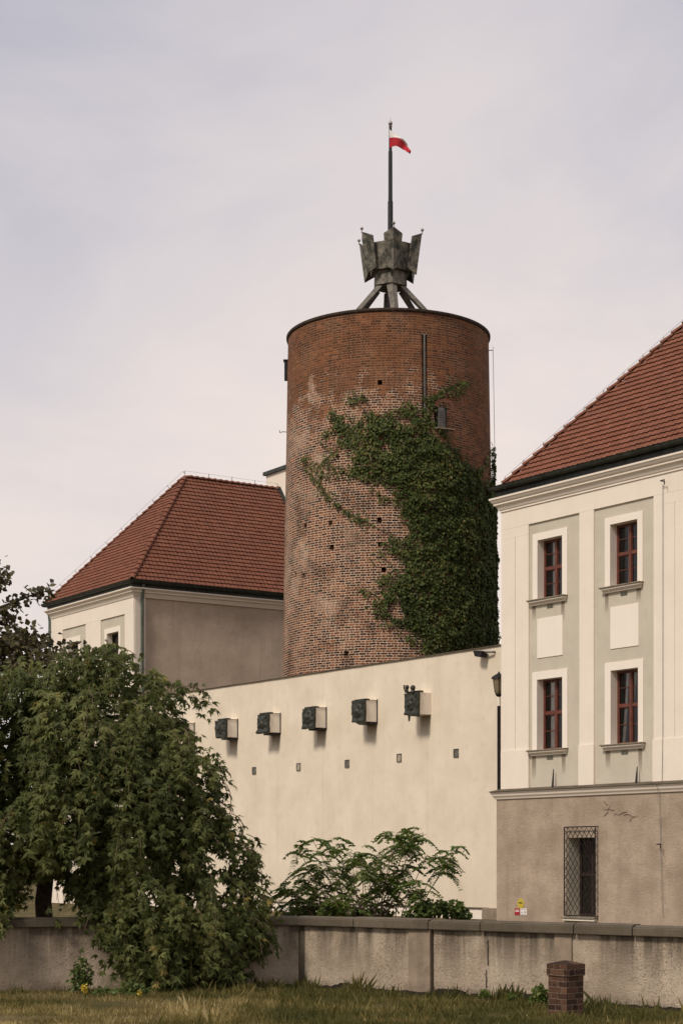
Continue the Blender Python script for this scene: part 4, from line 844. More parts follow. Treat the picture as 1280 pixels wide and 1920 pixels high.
# crown monument, pole and flag
def crown():
    cx, cy = (731.5-640)/F*TD, TD; Z0 = TZ-.30
    T = empty('crown_monument', (cx, cy, Z0), 0, 'large weathered metal crown on splayed legs on top of the brick tower', 'monument')
    Zf = lambda y, r=0: EYE+(HY-y)/F*(TD-r)-Z0
    ang = [math.radians(4+60*k) for k in range(6)]
    def P(th, r, z, t=0.0): return Vector((r*math.sin(th)+t*math.cos(th), -r*math.cos(th)+t*math.sin(th), z))
    zn0, zn1 = Zf(540), Zf(500); zb0, zb1 = Zf(497.5, 1.0), Zf(448, 1.0)
    m = MB(); ri = [P(a, .70, zn0) for a in ang]+[P(a, .66, zn1+.1) for a in ang]; m.add(ri, [(k, (k+1) % 6, 6+(k+1) % 6, 6+k) for k in range(6)]+[tuple(range(5, -1, -1))]); m.build('neck', PATINA, T)
    m = MB(); ri = [P(a, .84, zb0) for a in ang]+[P(a, 1.00, zb1) for a in ang]+[P(a, .94, zb1) for a in ang]+[P(a, .80, zb0+.1) for a in ang]
    m.add(ri, [(k, (k+1) % 6, 6+(k+1) % 6, 6+k) for k in range(6)]+[(6+k, 6+(k+1) % 6, 12+(k+1) % 6, 12+k) for k in range(6)]+[(12+k, 12+(k+1) % 6, 18+(k+1) % 6, 18+k) for k in range(6)]+[tuple(range(5, -1, -1))]); m.build('bowl', PATINA, T)
    for a in ang:
        zt, zb = Zf(424.5, 1.32), Zf(506, 1.05); zit, zib = Zf(437, 1.1), Zf(497, .9); hw = .36
        rt, rb, sh = 1.33, 1.10, .24
        out = [P(a, rt, zt), P(a, rt-sh, zit, hw), P(a, rb-sh, zib, hw*.72), P(a, rb, zb), P(a, rb-sh, zib, -hw*.72), P(a, rt-sh, zit, -hw)]
        inn = [p-P(a, .035, 0) for p in out]
        m = MB(); m.add(out+inn, [(0, 3, 2, 1), (0, 5, 4, 3), (6, 7, 8, 9), (6, 9, 10, 11)]+[(k, (k+1) % 6, 6+(k+1) % 6, 6+k) for k in range(6)]); f = m.build('crown_point', PATINA, T)
        m = MB(); p = P(a, rt+.01, zt); m.tube([p-Vector((0, 0, .05)), p+Vector((0, 0, .07))], .018, 6); m.ball(p+Vector((0, 0, .12)), .062); m.build('ball', BALLM, f, smooth=60)
    for a in ang:
        top, bot = P(a, .56, zn0-.02), P(a, 2.62, .0)
        d = (bot-top).normalized(); sx = P(a, 0, 0, 1); up = sx.cross(d).normalized()
        if up.dot(P(a, 1, .5)) < 0: up = -up
        lo = [top-sx*.20-up*.05, top+up*.07, top+sx*.20-up*.05, top-up*.17]; hi = [bot-sx*.12-up*.03, bot+up*.08, bot+sx*.12-up*.03, bot-up*.13]
        m = MB(); m.hull8(lo, hi); m.build('leg', LEGM, T, bevel=.01)
    return cx, cy
CX, CY = crown()
def flag():
    Z = lambda y: EYE+(HY-y)/F*TD
    T = empty('flagpole', (CX, CY, TZ-.30), 0, 'dark flagpole rising from the middle of the crown', 'flagpole'); z0 = TZ-.30
    m = MB(); m.lathe([(.11, 0), (.10, Z(378)-z0), (.082, Z(377)-z0), (.078, Z(284)-z0), (.062, Z(283)-z0), (.055, Z(240)-z0)], n=12); m.build('pole', POLEM, T, smooth=35)
    m = MB(); m.lathe([(.05, Z(240)-z0), (.075, Z(237)-z0), (.04, Z(235)-z0)], n=10); m.ball((0, 0, Z(231.5)-z0), .085); m.tube([(0, 0, Z(229)-z0), (0, 0, Z(220)-z0)], [.012, .004], 5); m.build('finial', BALLM, T, smooth=60)
    px = lambda x, y, dy=0: Vector(((x-731.5)/F*TD, dy, (HY-y)/F*TD+EYE))
    Fg = empty('flag', (CX, CY, 0), 0, 'white and red flag blowing to the right from the pole', 'flag'); n, k = 26, 12
    cv = [[(729.5,244),(737,250),(745,256.5),(755,263),(763,271),(767,279),(770.5,287)], [(729.5,260),(737,259),(745,260.5),(754,265),(761,272),(766,280),(770,287.5)], [(730,278.5),(740,275.5),(746,277),(753,280),(758,283),(763,289),(768,291)]]
    def cu(c, u): f = u*(len(c)-1); i = min(int(f), len(c)-2); t = f-i; return c[i][0]+(c[i+1][0]-c[i][0])*t, c[i][1]+(c[i+1][1]-c[i][1])*t
    def S(u, v):                               # u along the fly, v down the hoist; the white half folds in on itself towards the fly
        a, b = (cu(cv[0], u), cu(cv[1], u)) if v <= .5 else (cu(cv[1], u), cu(cv[2], u)); t = v*2 if v <= .5 else v*2-1
        return px(a[0]+(b[0]-a[0])*t, a[1]+(b[1]-a[1])*t, -.09+.11*math.sin(u*10+v*2.5)*u)
    for name, v0, v1, c in (('white_stripe', 0, .5, (.80, .76, .72)), ('red_stripe', .5, 1, (.40, .02, .03))):
        mt = plain(name+'_cloth', c, .85, .12, 5); V = [S(i/n, v0+(v1-v0)*j/k) for j in range(k+1) for i in range(n+1)]
        m = MB(); m.add(V, [(j*(n+1)+i, j*(n+1)+i+1, (j+1)*(n+1)+i+1, (j+1)*(n+1)+i) for j in range(k) for i in range(n)]); m.build(name, mt, Fg, smooth=80)
flag()

# ------------------------------------------------------------------ ivy
IV = [(300,640),(320,560),(400,552),(412,500),(490,488),(450,535),(430,565),(470,580),(560,572),(620,570),(690,528),(770,560),(800,480),(900,430),(1015,418),(900,455),(850,480),(832,520),(832,655),(890,690),(970,750),(1010,810),(1060,840),(1095,900),(1108,850),(1100,780),(1122,690),(1160,800),(1160,950),(1260,1050),(1260,1740),(755,1810),(745,1700),(690,1660),(640,1640),(540,1590),(520,1520),(540,1480),(600,1430),(660,1340),(690,1290),(650,1200),(690,1170),(680,1100),(640,1040),(620,980),(560,920),(520,970),(490,900),(400,920),(280,910),(290,960),(360,1010),(420,1080),(490,1108),(470,1125),(400,1085),(340,1028),(278,990),(250,935),(246,880),(205,820),(185,775),(250,825),(330,840),(390,880),(410,840),(390,760),(330,690)]
IV = [(500+x/2.667, 560+y/2.667) for x, y in IV]
IVH = [[(640,580),(700,580),(720,620),(680,640),(650,610)], [(540,730),(620,720),(615,765),(560,770)], [(590,1540),(660,1500),(690,1590),(640,1600)], [(700,680),(760,670),(770,690),(720,700)]]
IVH = [[(500+x/2.667, 560+y/2.667) for x, y in h] for h in IVH]
def ivy():
    T = empty('ivy', (TX, TD, 0), 0, 'thick dark green ivy climbing the right side of the brick tower', 'climbing plant')
    n = 210000; th = rng.uniform(-1.1, 2.5, n); z = rng.uniform(7.5, 19.2, n); R = trad(z)
    X = TX+R*np.sin(th); Yw = TD-R*np.cos(th); px = 640+X/Yw*F; py = HY-(z-EYE)/Yw*F
    px += rng.normal(0, 1.8, n); py += rng.normal(0, 1.8, n)
    vis = th < 1.50
    ins = in_poly(px, py, IV) & vis; ed = edge_dist(px, py, IV)
    for h in IVH: ins &= ~in_poly(px, py, h)
    noi = np.array([mnoise.noise((a*3.2, b*.8, 1.7)) for a, b in zip(th, z)]); fn = np.array([mnoise.noise((a*11, b*2.7, 8.1)) for a, b in zip(th, z)])
    dens = np.clip((ed-1)/14, .10, 1)
    thin = np.clip(1-(px-650)/90, 0, 1)*np.clip((930-py)/60, 0, 1)              # the upper left shoots are sparser
    dens *= 1-.86*thin*np.clip(.8+fn*2, .2, 1.2)
    back = (th >= 1.40) & (z < np.where(th < 1.66, 17.9-2.2*np.abs(th-1.52)*4, 14.6)+fn*1.2) & ((th > 1.47) | (z > 14.5))
    keep = (ins & (rng.random(n) < dens*.36*(.55+.9*np.clip(fn+.5, 0, 1)))) | (back & (rng.random(n) < .27))
    th, z, noi, fn, ed, px = th[keep], z[keep], noi[keep], fn[keep], ed[keep], px[keep]
    thick = np.clip(ed/26, .10, 1); thick[th >= 1.45] = 1
    off = .02+thick*(.07+.10*np.clip(noi+.35, 0, 1)+.12*np.clip(fn+.3, 0, 1))*rng.random(len(th))**.6
    R = trad(z)+off; P = np.stack([R*np.sin(th), -R*np.cos(th), z], -1)
    er = np.stack([np.sin(th), -np.cos(th), 0*th], -1); et = np.stack([np.cos(th), np.sin(th), 0*th], -1); ez = np.array([[0, 0, 1.]])
    A = -ez*rng.uniform(.5, 1.1, (len(th), 1))+et*rng.normal(0, .55, (len(th), 1))+er*rng.uniform(.05, .7, (len(th), 1))
    N = er+ez*rng.uniform(.1, .9, (len(th), 1))+et*rng.normal(0, .45, (len(th), 1))
    S = rng.uniform(.085, .145, len(th))*(.75+.25*thick)
    leaves('foliage', P, A, N, S, FOLD_T, FOLD_F, IVYL, T, rnd=np.clip(rng.normal(.5, .2, len(th))+noi*.25-.35*(thick < .2)*0, 0.01, .995))
    m = MB(); XP = []
    def run(pts, r0=.022):
        q = []
        for x, y in pts:
            t, zz = on_tower(500+x/2.667, 560+y/2.667); q.append(tw(t, zz, .02))
        m.tube(q, [r0*(1-.7*i/(len(q)-1)) for i in range(len(q))], 5)
        for i in range(len(q)-1):
            for _ in range(int((q[i+1]-q[i]).length*75)):
                t = rng.random(); c = q[i].lerp(q[i+1], t); g = mnoise.noise(c*2.2); 
                if g < -.15 or rng.random() > .9-.5*(i+t)/len(q): continue
                XP.append((math.atan2(c.x, -c.y)+rng.normal(0, .022+.03*max(0, g)), c.z+rng.normal(0, .07+.12*max(0, g))))
    for pts in ([(700,1280),(640,1200),(560,1150),(485,1110),(420,1080),(340,1020),(265,930),(190,780)], [(560,930),(420,860),(330,840),(240,820)], [(480,720),(400,640),(320,560)], [(500,800),(390,720),(330,660),(280,700)], [(600,640),(470,540),(420,500),(500,490)], [(820,560),(850,480),(930,430),(1010,420)], [(700,1300),(640,1250),(570,1220)], [(720,1400),(620,1440),(540,1480),(440,1450)], [(760,1740),(660,1660),(560,1600),(520,1510)], [(900,690),(850,640),(800,600),(790,480)], [(640,620),(690,560),(740,545),(790,580)], [(420,700),(340,640),(300,650)], [(480,560),(540,590),(620,570),(700,530)], [(350,760),(300,800),(250,850)], [(560,1000),(640,1010),(690,1100)], [(680,1250),(600,1270),(540,1280)], [(860,500),(930,470),(980,450)], [(660,900),(560,760),(520,640)], [(640,1350),(560,1420)], [(1030,930),(1050,880),(1100,790)]): run(pts)
    tag(m.build('stem', TWIG, T), kind='stuff')
    xt, xz = np.array(XP).T; k = len(xt); R = trad(xz)+.03+.09*rng.random(k); er = np.stack([np.sin(xt), -np.cos(xt), 0*xt], -1); et = np.stack([np.cos(xt), np.sin(xt), 0*xt], -1)
    leaves('shoot_leaves', np.stack([R*np.sin(xt), -R*np.cos(xt), xz], -1), -ez*rng.uniform(.4, 1, (k, 1))+et*rng.normal(0, .6, (k, 1))+er*.25, er+ez*rng.uniform(0, .7, (k, 1))+et*rng.normal(0, .4, (k, 1)), rng.uniform(.08, .14, k), FOLD_T, FOLD_F, IVYL, T, rnd=np.clip(rng.normal(.6, .22, k), .01, .99))
ivy()

# ------------------------------------------------------------------ garden wall
P1 = np.array([-.614, 26.1]); P2 = np.array([4.1, 21.8]); PL = np.array([-9.5, 24.19]); PR = P1+(P2-P1)*1.7
def seg_box(m, A, B, o0, o1, z0, z1, ua=None, ub=None):     # along A->B between arc lengths ua, ub; o: towards the camera positive
    A = np.array(A, float); d = np.array(B)-A; L = np.hypot(*d); d /= L; nn = np.array([d[1], -d[0]])
    ua = 0 if ua is None else ua; ub = L if ub is None else ub
    q = [A+d*ua+nn*o1, A+d*ub+nn*o1, A+d*ub+nn*o0, A+d*ua+nn*o0]
    m.hull8([(*p, z0) for p in q], [(*p, z1) for p in q])
def arc_px(px):                                             # arc length along the right run where it crosses photo column px
    d = (P2-P1)/np.hypot(*(P2-P1)); k = (px-640)/F; return (k*P1[1]-P1[0])/(d[0]-k*d[1])
def garden_wall():
    T = empty('garden_wall', (0, 0, 0), 0, 'low stained concrete garden wall with a dark coping across the foreground', 'wall')
    zt = 1.0; zc = .865; L = float(np.hypot(*(PR-P1)))
    def panel(A, B, ua, ub, name='panel', mat=CONC, off=0.0, z1=None, rag=.02):
        A = np.array(A, float); d = np.array(B)-A; d /= np.hypot(*d); nn = np.array([d[1], -d[0]]); nu = max(4, int((ub-ua)/.05)); nv = 14; V = []; z1 = z1 or zc
        for j in range(nv+1):
            for i in range(nu+1):
                u = ua+(ub-ua)*i/nu; z = -.12+(z1+.12)*j/nv; p = A+d*u; b = .012*mnoise.noise((u*2.2, z*2.2, 7))+.006*mnoise.noise((u*9, z*9, 2))
                lowbite = max(0, .10-z)*.5*max(0, mnoise.noise((u*1.7, 0, 3))); p = p+nn*(off+b-lowbite); V.append((p[0], p[1], z))
        F_ = [(j*(nu+1)+i, j*(nu+1)+i+1, (j+1)*(nu+1)+i+1, (j+1)*(nu+1)+i) for j in range(nv) for i in range(nu)]
        n0 = len(V); pb = [A+d*ua-nn*.14, A+d*ub-nn*.14]; V += [(*pb[0], -.12), (*pb[1], -.12), (*pb[1], z1), (*pb[0], z1)]
        F_ += [(n0+1, n0, n0+3, n0+2), (n0, 0, nv*(nu+1), n0+3), (nu, n0+1, n0+2, nv*(nu+1)+nu), (nv*(nu+1), nv*(nu+1)+nu, n0+2, n0+3)]
        m = MB(); m.add(V, F_); return m.build(name, mat, T, fix=False)
    LL = float(np.hypot(*(P1-PL))); lc = [0, 3.0, 5.0, LL-.001]
    for a, b in zip(lc[:-1], lc[1:]): panel(PL, P1, a+.001, b-.001)
    # pilaster strips and panels of the right run
    u1a, u1b = arc_px(767), arc_px(808); u2a, u2b = arc_px(1040), arc_px(1072)
    panel(P1, P2, .118, u1a); panel(P1, P2, u1a+.002, u1b, 'pilaster', PILC, .022); panel(P1, P2, u1b+.05, u2a); panel(P1, P2, u2a+.002, u2b, 'pilaster', PILC, .02); panel(P1, P2, u2b+.002, L)
    panel(P1, P2, -.01, .116, 'pilaster', COPING, -.010)
    m = MB()
    seg_box(m, P1, P2, -.13, -.05, -.1, zc-.01, u1b, u1b+.06); m.build('dark_joint', COPING, T)
    # coping stones
    def cop(A, B, ua, ub, dz=0.0):
        m = MB(); seg_box(m, A, B, -.20, .075, zc+.002, zt-.02+dz, ua+.006, ub-.006); 
        A_ = np.array(A, float); d = np.array(B)-A_; d /= np.hypot(*d); nn = np.array([d[1], -d[0]])
        q = [A_+d*(ua+.006)+nn*.07, A_+d*(ub-.006)+nn*.07, A_+d*(ub-.006)-nn*.19, A_+d*(ua+.006)-nn*.19]; r = [A_+d*(ua+.006)+nn*.0, A_+d*(ub-.006)+nn*.0, A_+d*(ub-.006)-nn*.12, A_+d*(ua+.006)-nn*.12]
        m.hull8([(*p, zt-.018+dz) for p in q], [(*p, zt+.008+dz) for p in r]); o = m.build('coping', COPING, T, bevel=.022)
        return o
    for a, b in ((0, 2.4), (2.4, 4.9), (4.9, 7.0), (7.0, LL)): cop(PL, P1, a, b, random.uniform(-.006, .006))
    cu = [0, arc_px(668), arc_px(808), arc_px(905), arc_px(1080), arc_px(1190), L]
    for a, b in zip(cu[:-1], cu[1:]): cop(P1, P2, a, b, random.uniform(-.008, .008))
    # cracks: narrow dark slots drawn as thin black strips just proud of the render
    for px, z0, z1 in ((915, .42, .75), (912, .12, .36), (1040, .5, .6)):
        u = arc_px(px); d = (P2-P1)/np.hypot(*(P2-P1)); nn = np.array([d[1], -d[0]]); pts = []
        for i in range(9): p = P1+d*(u+.02*mnoise.noise((i*.9, px, 0)))+nn*.012; pts.append((p[0], p[1], z0+(z1-z0)*i/8))
        MB().tube(pts, .006, 4).build('crack', BLACK, T)
    # dark crumbled soil and broken footing at the foot
    rs = MB(); d = (P2-P1)/np.hypot(*(P2-P1)); nn = np.array([d[1], -d[0]]); n = 420; V = []
    for i in range(n+1):
        u = -.1+(L-.1)*i/n; h = .005+.22*max(0, mnoise.noise((u*1.6, 5, 1))-.15)*(.6+.8*random.random())+.05*max(0, mnoise.noise((u*11, 2, 1)))+.02*random.random(); p = P1+d*u
        h = min(h, .085)
        for o_, z in ((.32, -.06), (.17, .018), (.07, h), (-.02, h*.9)): q = p+nn*(o_+.03*mnoise.noise((u*3, o_*9, 4))); V.append((q[0], q[1], z))
    rs.add(V, [(i*4+k, (i+1)*4+k, (i+1)*4+k+1, i*4+k+1) for i in range(n) for k in range(3)])
    tag(rs.build('soil', plain('dark_soil', (.018, .013, .010), .95, .6, 14, bump=.03), None), kind='structure')
garden_wall()
def brick_pillar():
    D = 20.9; p = at(1060, 1620, D); T = empty('brick_pillar', (p.x, p.y, 0), math.radians(45-4), 'short square brick pillar with a capped top standing in the grass', 'pillar')
    h = .142; zt = EYE+(HY-1807)/F*D
    def uvbox(mb_boxes, name, mat):
        V = []; Fs = []; UV = []
        for x0, x1, z0, z1, z2 in mb_boxes:
            cs = [(-x0, -x0), (x0, -x0), (x0, x0), (-x0, x0)]
            for k in range(4):
                a, b = cs[k], cs[(k+1) % 4]; n = len(V); s_ = x1/x0
                V += [(*a, z0), (*b, z0), (b[0]*s_, b[1]*s_, z1), (a[0]*s_, a[1]*s_, z1)]; Fs.append((n, n+1, n+2, n+3)); uu = k*(2*x0); UV += [(uu, z0), (uu+2*x0, z0), (uu+2*x0, z1), (uu, z1)]
            n = len(V); V += [(c[0]*x1/x0, c[1]*x1/x0, z1) for c in cs]+[(0, 0, z2)]; UV += [(.1, .1), (.3, .1), (.3, .13), (.1, .13), (.2, .12)]; Fs += [(n, n+1, n+4), (n+1, n+2, n+4), (n+2, n+3, n+4), (n+3, n, n+4)]
            n = len(V); V += [(*c, z0) for c in cs]; UV += [(0, 0)]*4; Fs.append((n+3, n+2, n+1, n))
        me = bpy.data.meshes.new(name); me.from_pydata(V, [], Fs); me.materials.append(mat); uv = me.uv_layers.new(name='UVMap'); li = np.zeros(len(me.loops), np.int32); me.loops.foreach_get('vertex_index', li); uv.data.foreach_set('uv', np.array(UV)[li].ravel()); return link(name, me, T)
    uvbox([(h, h, -.1, zt-.135, zt-.135)], 'shaft', PBRICK); uvbox([(h+.014, h+.014, zt-.134, zt, zt+.045)], 'cap', PBRICK)
brick_pillar()

# ------------------------------------------------------------------ vegetation
def lerp_poly(poly, D): return [((x-640)/F*D, EYE+(HY-y)/F*D) for x, y in poly]
def fan_leaves(P, A, N, S, per=5, spread=1.1):   # each point becomes a fan of leaflets
    A = nrm(A); B = nrm(np.cross(N, A)); N = np.cross(A, B); Ps, As, Ns, Ss = [], [], [], []
    for k in range(per):
        t = (k/(per-1)-.5)*2*spread if per > 1 else 0
        j = rng.normal(0, .16, (len(P), 1)); a = A*np.cos(t+j)+B*np.sin(t+j)+N*rng.normal(-.1, .22, (len(P), 1))
        Ps.append(P+A*(S[:, None]*.15)); As.append(a); Ns.append(N+rng.normal(0, .25, P.shape)); Ss.append(S*(1-.32*abs(t)/spread)*rng.uniform(.85, 1.15, len(P)))
    return np.concatenate(Ps), np.concatenate(As), np.concatenate(Ns), np.concatenate(Ss)
WT = [(-120,1280),(0,1262),(40,1250),(100,1242),(150,1228),(190,1205),(235,1212),(262,1255),(292,1258),(330,1275),(372,1288),(390,1305),(375,1325),(352,1312),(325,1318),(345,1352),(368,1382),(402,1420),(414,1470),(410,1510),(428,1522),(432,1568),(464,1564),(482,1610),(478,1655),(508,1692),(505,1725),(500,1770),(480,1800),(465,1775),(455,1830),(430,1862),(380,1868),(350,1855),(300,1868),(250,1850),(222,1800),(185,1750),(200,1715),(110,1702),(60,1728),(0,1735),(-120,1720)]
def weeping_tree():
    D0 = 26.2; poly = lerp_poly(WT, D0); T0 = Vector(((85-640)/F*26.6, 26.6, 0))
    T = empty('weeping_tree', T0, 0, 'large weeping tree with drooping dark green foliage hanging over the garden wall', 'tree')
    o = np.array(T0)
    xs = [p[0] for p in poly]; zs = [p[1] for p in poly]
    # hanging strands through the crown's volume
    gaps = [[((x-640)/F*D0, EYE+(HY-y)/F*D0) for x, y in g] for g in ([(58,1660),(75,1640),(118,1645),(150,1690),(150,1716),(50,1718)], [(318,1610),(335,1600),(345,1635),(325,1650)], [(385,1585),(405,1575),(412,1620),(392,1640)], [(405,1640),(425,1650),(415,1700),(395,1690)], [(270,1660),(292,1655),(300,1690),(280,1700)], [(352,1650),(366,1655),(360,1690),(350,1685)], [(150,1590),(165,1600),(150,1640),(138,1630)])]
    def in_gap(x, z): return any(in_poly(np.array([x]), np.array([z]), g)[0] for g in gaps)
    SP = []
    while len(SP) < 3000:
        x = rng.uniform(min(xs), max(xs)); z = rng.uniform(min(zs), max(zs))
        if not in_poly(np.array([x]), np.array([z]), poly)[0]: continue
        ed = edge_dist(np.array([x]), np.array([z]), poly)[0]; h = min(1.25, .25+.95*math.sqrt(ed)); q = rng.random()
        s = (1-.55*rng.random()**1.6) if q < .62 else rng.uniform(-1, .55)
        if s > .3 and mnoise.noise((x*2.1, 3.3, z*1.5)) < -.2: s *= .45
        y = D0-.15-h*s
        if in_gap(x, z): continue
        if z < 1.15: y = min(y, wall_y(np.array([x]))[0]-.16-.25*rng.random())
        SP.append((x, y, z, ed))
    SP = np.array(SP); P, A, N, S, RN = [], [], [], [], []; tw_ = MB()
    for i, (x, y, z, ed) in enumerate(SP):
        cl = mnoise.noise((x*1.9, y*1.9, z*1.6)); ssz = rng.uniform(.8, 1.2); L = rng.uniform(.16, .60)*min(1, .45+ed*1.3); n = int(L/.045)+2; lean = rng.normal(0, .32, 2); pts = []; tone = np.clip(.5+.42*cl+rng.normal(0, .10), .05, .9)
        outw = np.array([x-(-3.6), y-27.2, .25*(z-2)]); outw /= np.linalg.norm(outw)+1e-6
        for k in range(n):
            t = k/max(1, n-1); p = np.array([x+outw[0]*.22*math.sin(t*1.5)+lean[0]*t*L, y+outw[1]*.22*math.sin(t*1.5)+lean[1]*t*L, z+.10*L-L*t*t*.6-L*t*.4])
            if p[2] < .06: break
            if p[2] < 1.12 and p[1] > wall_y(np.array([p[0]]))[0]-.11: p[1] = wall_y(np.array([p[0]]))[0]-.11-.05*rng.random()
            pts.append(p)
            px_, pz_ = p[0]/p[1]*D0, (p[2]-EYE)/p[1]*D0+EYE
            if in_gap(px_, pz_) and rng.random() < .9: continue
            if not in_poly(np.array([px_]), np.array([pz_]), poly)[0] and rng.random() < (.55 if pz_ > 2 else .75): continue
            a = np.array([rng.normal(0, 1.0), rng.normal(0, .6), -.95+rng.normal(0, .35)])+outw*.5; nn = outw*1.0+np.array([rng.normal(0, .4), rng.normal(0, .4), .55])
            P.append(p-o+rng.normal(0, .035, 3)); A.append(a); N.append(nn); S.append(rng.uniform(.07, .125)*ssz); RN.append(np.clip(tone+rng.normal(0, .08), .01, .92) if rng.random() > .012 else .99)
        if i % 4 == 0 and len(pts) > 3: tw_.tube([q_-o for q_ in pts], [.006*(1-.6*j/len(pts)) for j in range(len(pts))], 4, False)
    P, A, N, S = map(np.array, (P, A, N, S)); RN = np.array(RN)
    Pf, Af, Nf, Sf = fan_leaves(P, A, N, S); leaves('crown', Pf, Af, Nf, Sf, [(0,0,0),(.40,.20,.04),(1.15,0,-.12),(.40,-.20,.04)], LEAF_F, TREEL, T, rnd=np.tile(RN, 5))
    # trunk, limbs and bare twigs
    m = MB(); m.tube([(0, 0, -.1), (.02, 0, .5), (-.03, .02, 1.2), (.05, 0, 1.9), (.15, 0, 2.5)], [.17, .14, .125, .11, .09], 10)
    for dx, dy, zz, r in ((2.3, -.4, 3.3, .06), (1.2, -.9, 3.8, .06), (-1.0, -.5, 3.6, .06), (.5, .6, 4.2, .05), (3.0, -.2, 2.4, .045), (1.9, -1.0, 2.6, .05), (-.6, -1.0, 3.0, .05)):
        pts = [(.05+dx*t, dy*t, 1.7+(zz-1.7)*math.sin(min(1, t*1.25)*math.pi/2)-.55*max(0, t-.6)**1.3*2+.05*mnoise.noise((t*4, dx, dy))) for t in (0, .15, .3, .5, .7, .85, 1)]; m.tube(pts, [r*(1-.7*i/6) for i in range(7)], 7)
    m.build('trunk', BARK, T, smooth=60)
    for px0, py0, px1, py1 in ((410, 1460, 430, 1530), (425, 1525, 455, 1570), (235, 1650, 262, 1740), (330, 1290, 385, 1310), (165, 1340, 200, 1410), (290, 1690, 325, 1720)):
        a = at(px0, py0, 25.2); b = at(px1, py1, 25.2); c = (a+b)/2+Vector((.16, 0, .16)); tw_.tube([a*(1-t)**2+c*2*t*(1-t)+b*t*t-T0 for t in [i/9 for i in range(10)]], .006, 4)
    tag(tw_.build('hanging_twigs', TWIG, T), kind='stuff')
weeping_tree()
def plum_tree():
    D0 = 29.0; o = at(-70, 1620, D0); o.z = 0
    T = empty('plum_tree', o, 0, 'dark leaved tree reaching in from the left edge behind the weeping tree', 'tree')
    br = [[(-90,1180),(-30,1150),(30,1128),(70,1112),(102,1106)], [(-90,1140),(-30,1110),(0,1085),(10,1068)], [(-90,1190),(-40,1165),(5,1150),(18,1165)], [(-90,1250),(-20,1222),(40,1200),(80,1205),(130,1228),(185,1240)], [(-90,1260),(-10,1235),(40,1215),(60,1195)], [(-90,1290),(-20,1265),(40,1245),(80,1235),(110,1245)], [(-90,1270),(0,1215),(30,1195),(50,1190)], [(-90,1310),(0,1275),(60,1265)], [(-90,1230),(-10,1200),(20,1190)], [(-90,1120),(-40,1060),(-20,1040)], [(-90,1250),(-5,1240),(30,1235),(70,1225)]]
    m = MB(); m.tube([(0, 0, -.1), (.05, 0, 1.5), (-.05, 0, 3), (0, 0, 4.6), (.1, 0, 5.6)], [.16, .13, .11, .08, .04], 9); P = []; A = []; N = []; S = []
    for bi, b in enumerate(br):
        q = []
        for k, (x, y) in enumerate(b): p = at(x, y, D0-.25*math.sin(bi*1.7)*k/2); q.append(p-o)
        q = [Vector((0, 0, q[0].z-.25))]+q; m.tube(q, [.035*(1-.8*i/(len(q)-1)) for i in range(len(q))], 6)
        for i in range(1, len(q)-1):
            nl = 46
            if bi >= 3 and bi != 9: nl = 75
            for _ in range(nl):
                t = rng.random(); p = np.array(q[i].lerp(q[i+1], t)); sp = .09 if bi < 3 else .14
                P.append(p+rng.normal(0, sp, 3)*np.array([1, 1.6, .75])); A.append(rng.normal(0, .7, 3)+np.array([.25, -.2, -.45])); N.append(rng.normal(0, .55, 3)+np.array([0, -.5, .6])); S.append(rng.uniform(.075, .12))
    m.build('trunk', BARK, T, smooth=60)
    leaves('crown', P, A, N, S, FOLD_T, FOLD_F, DARKL, T)
plum_tree()
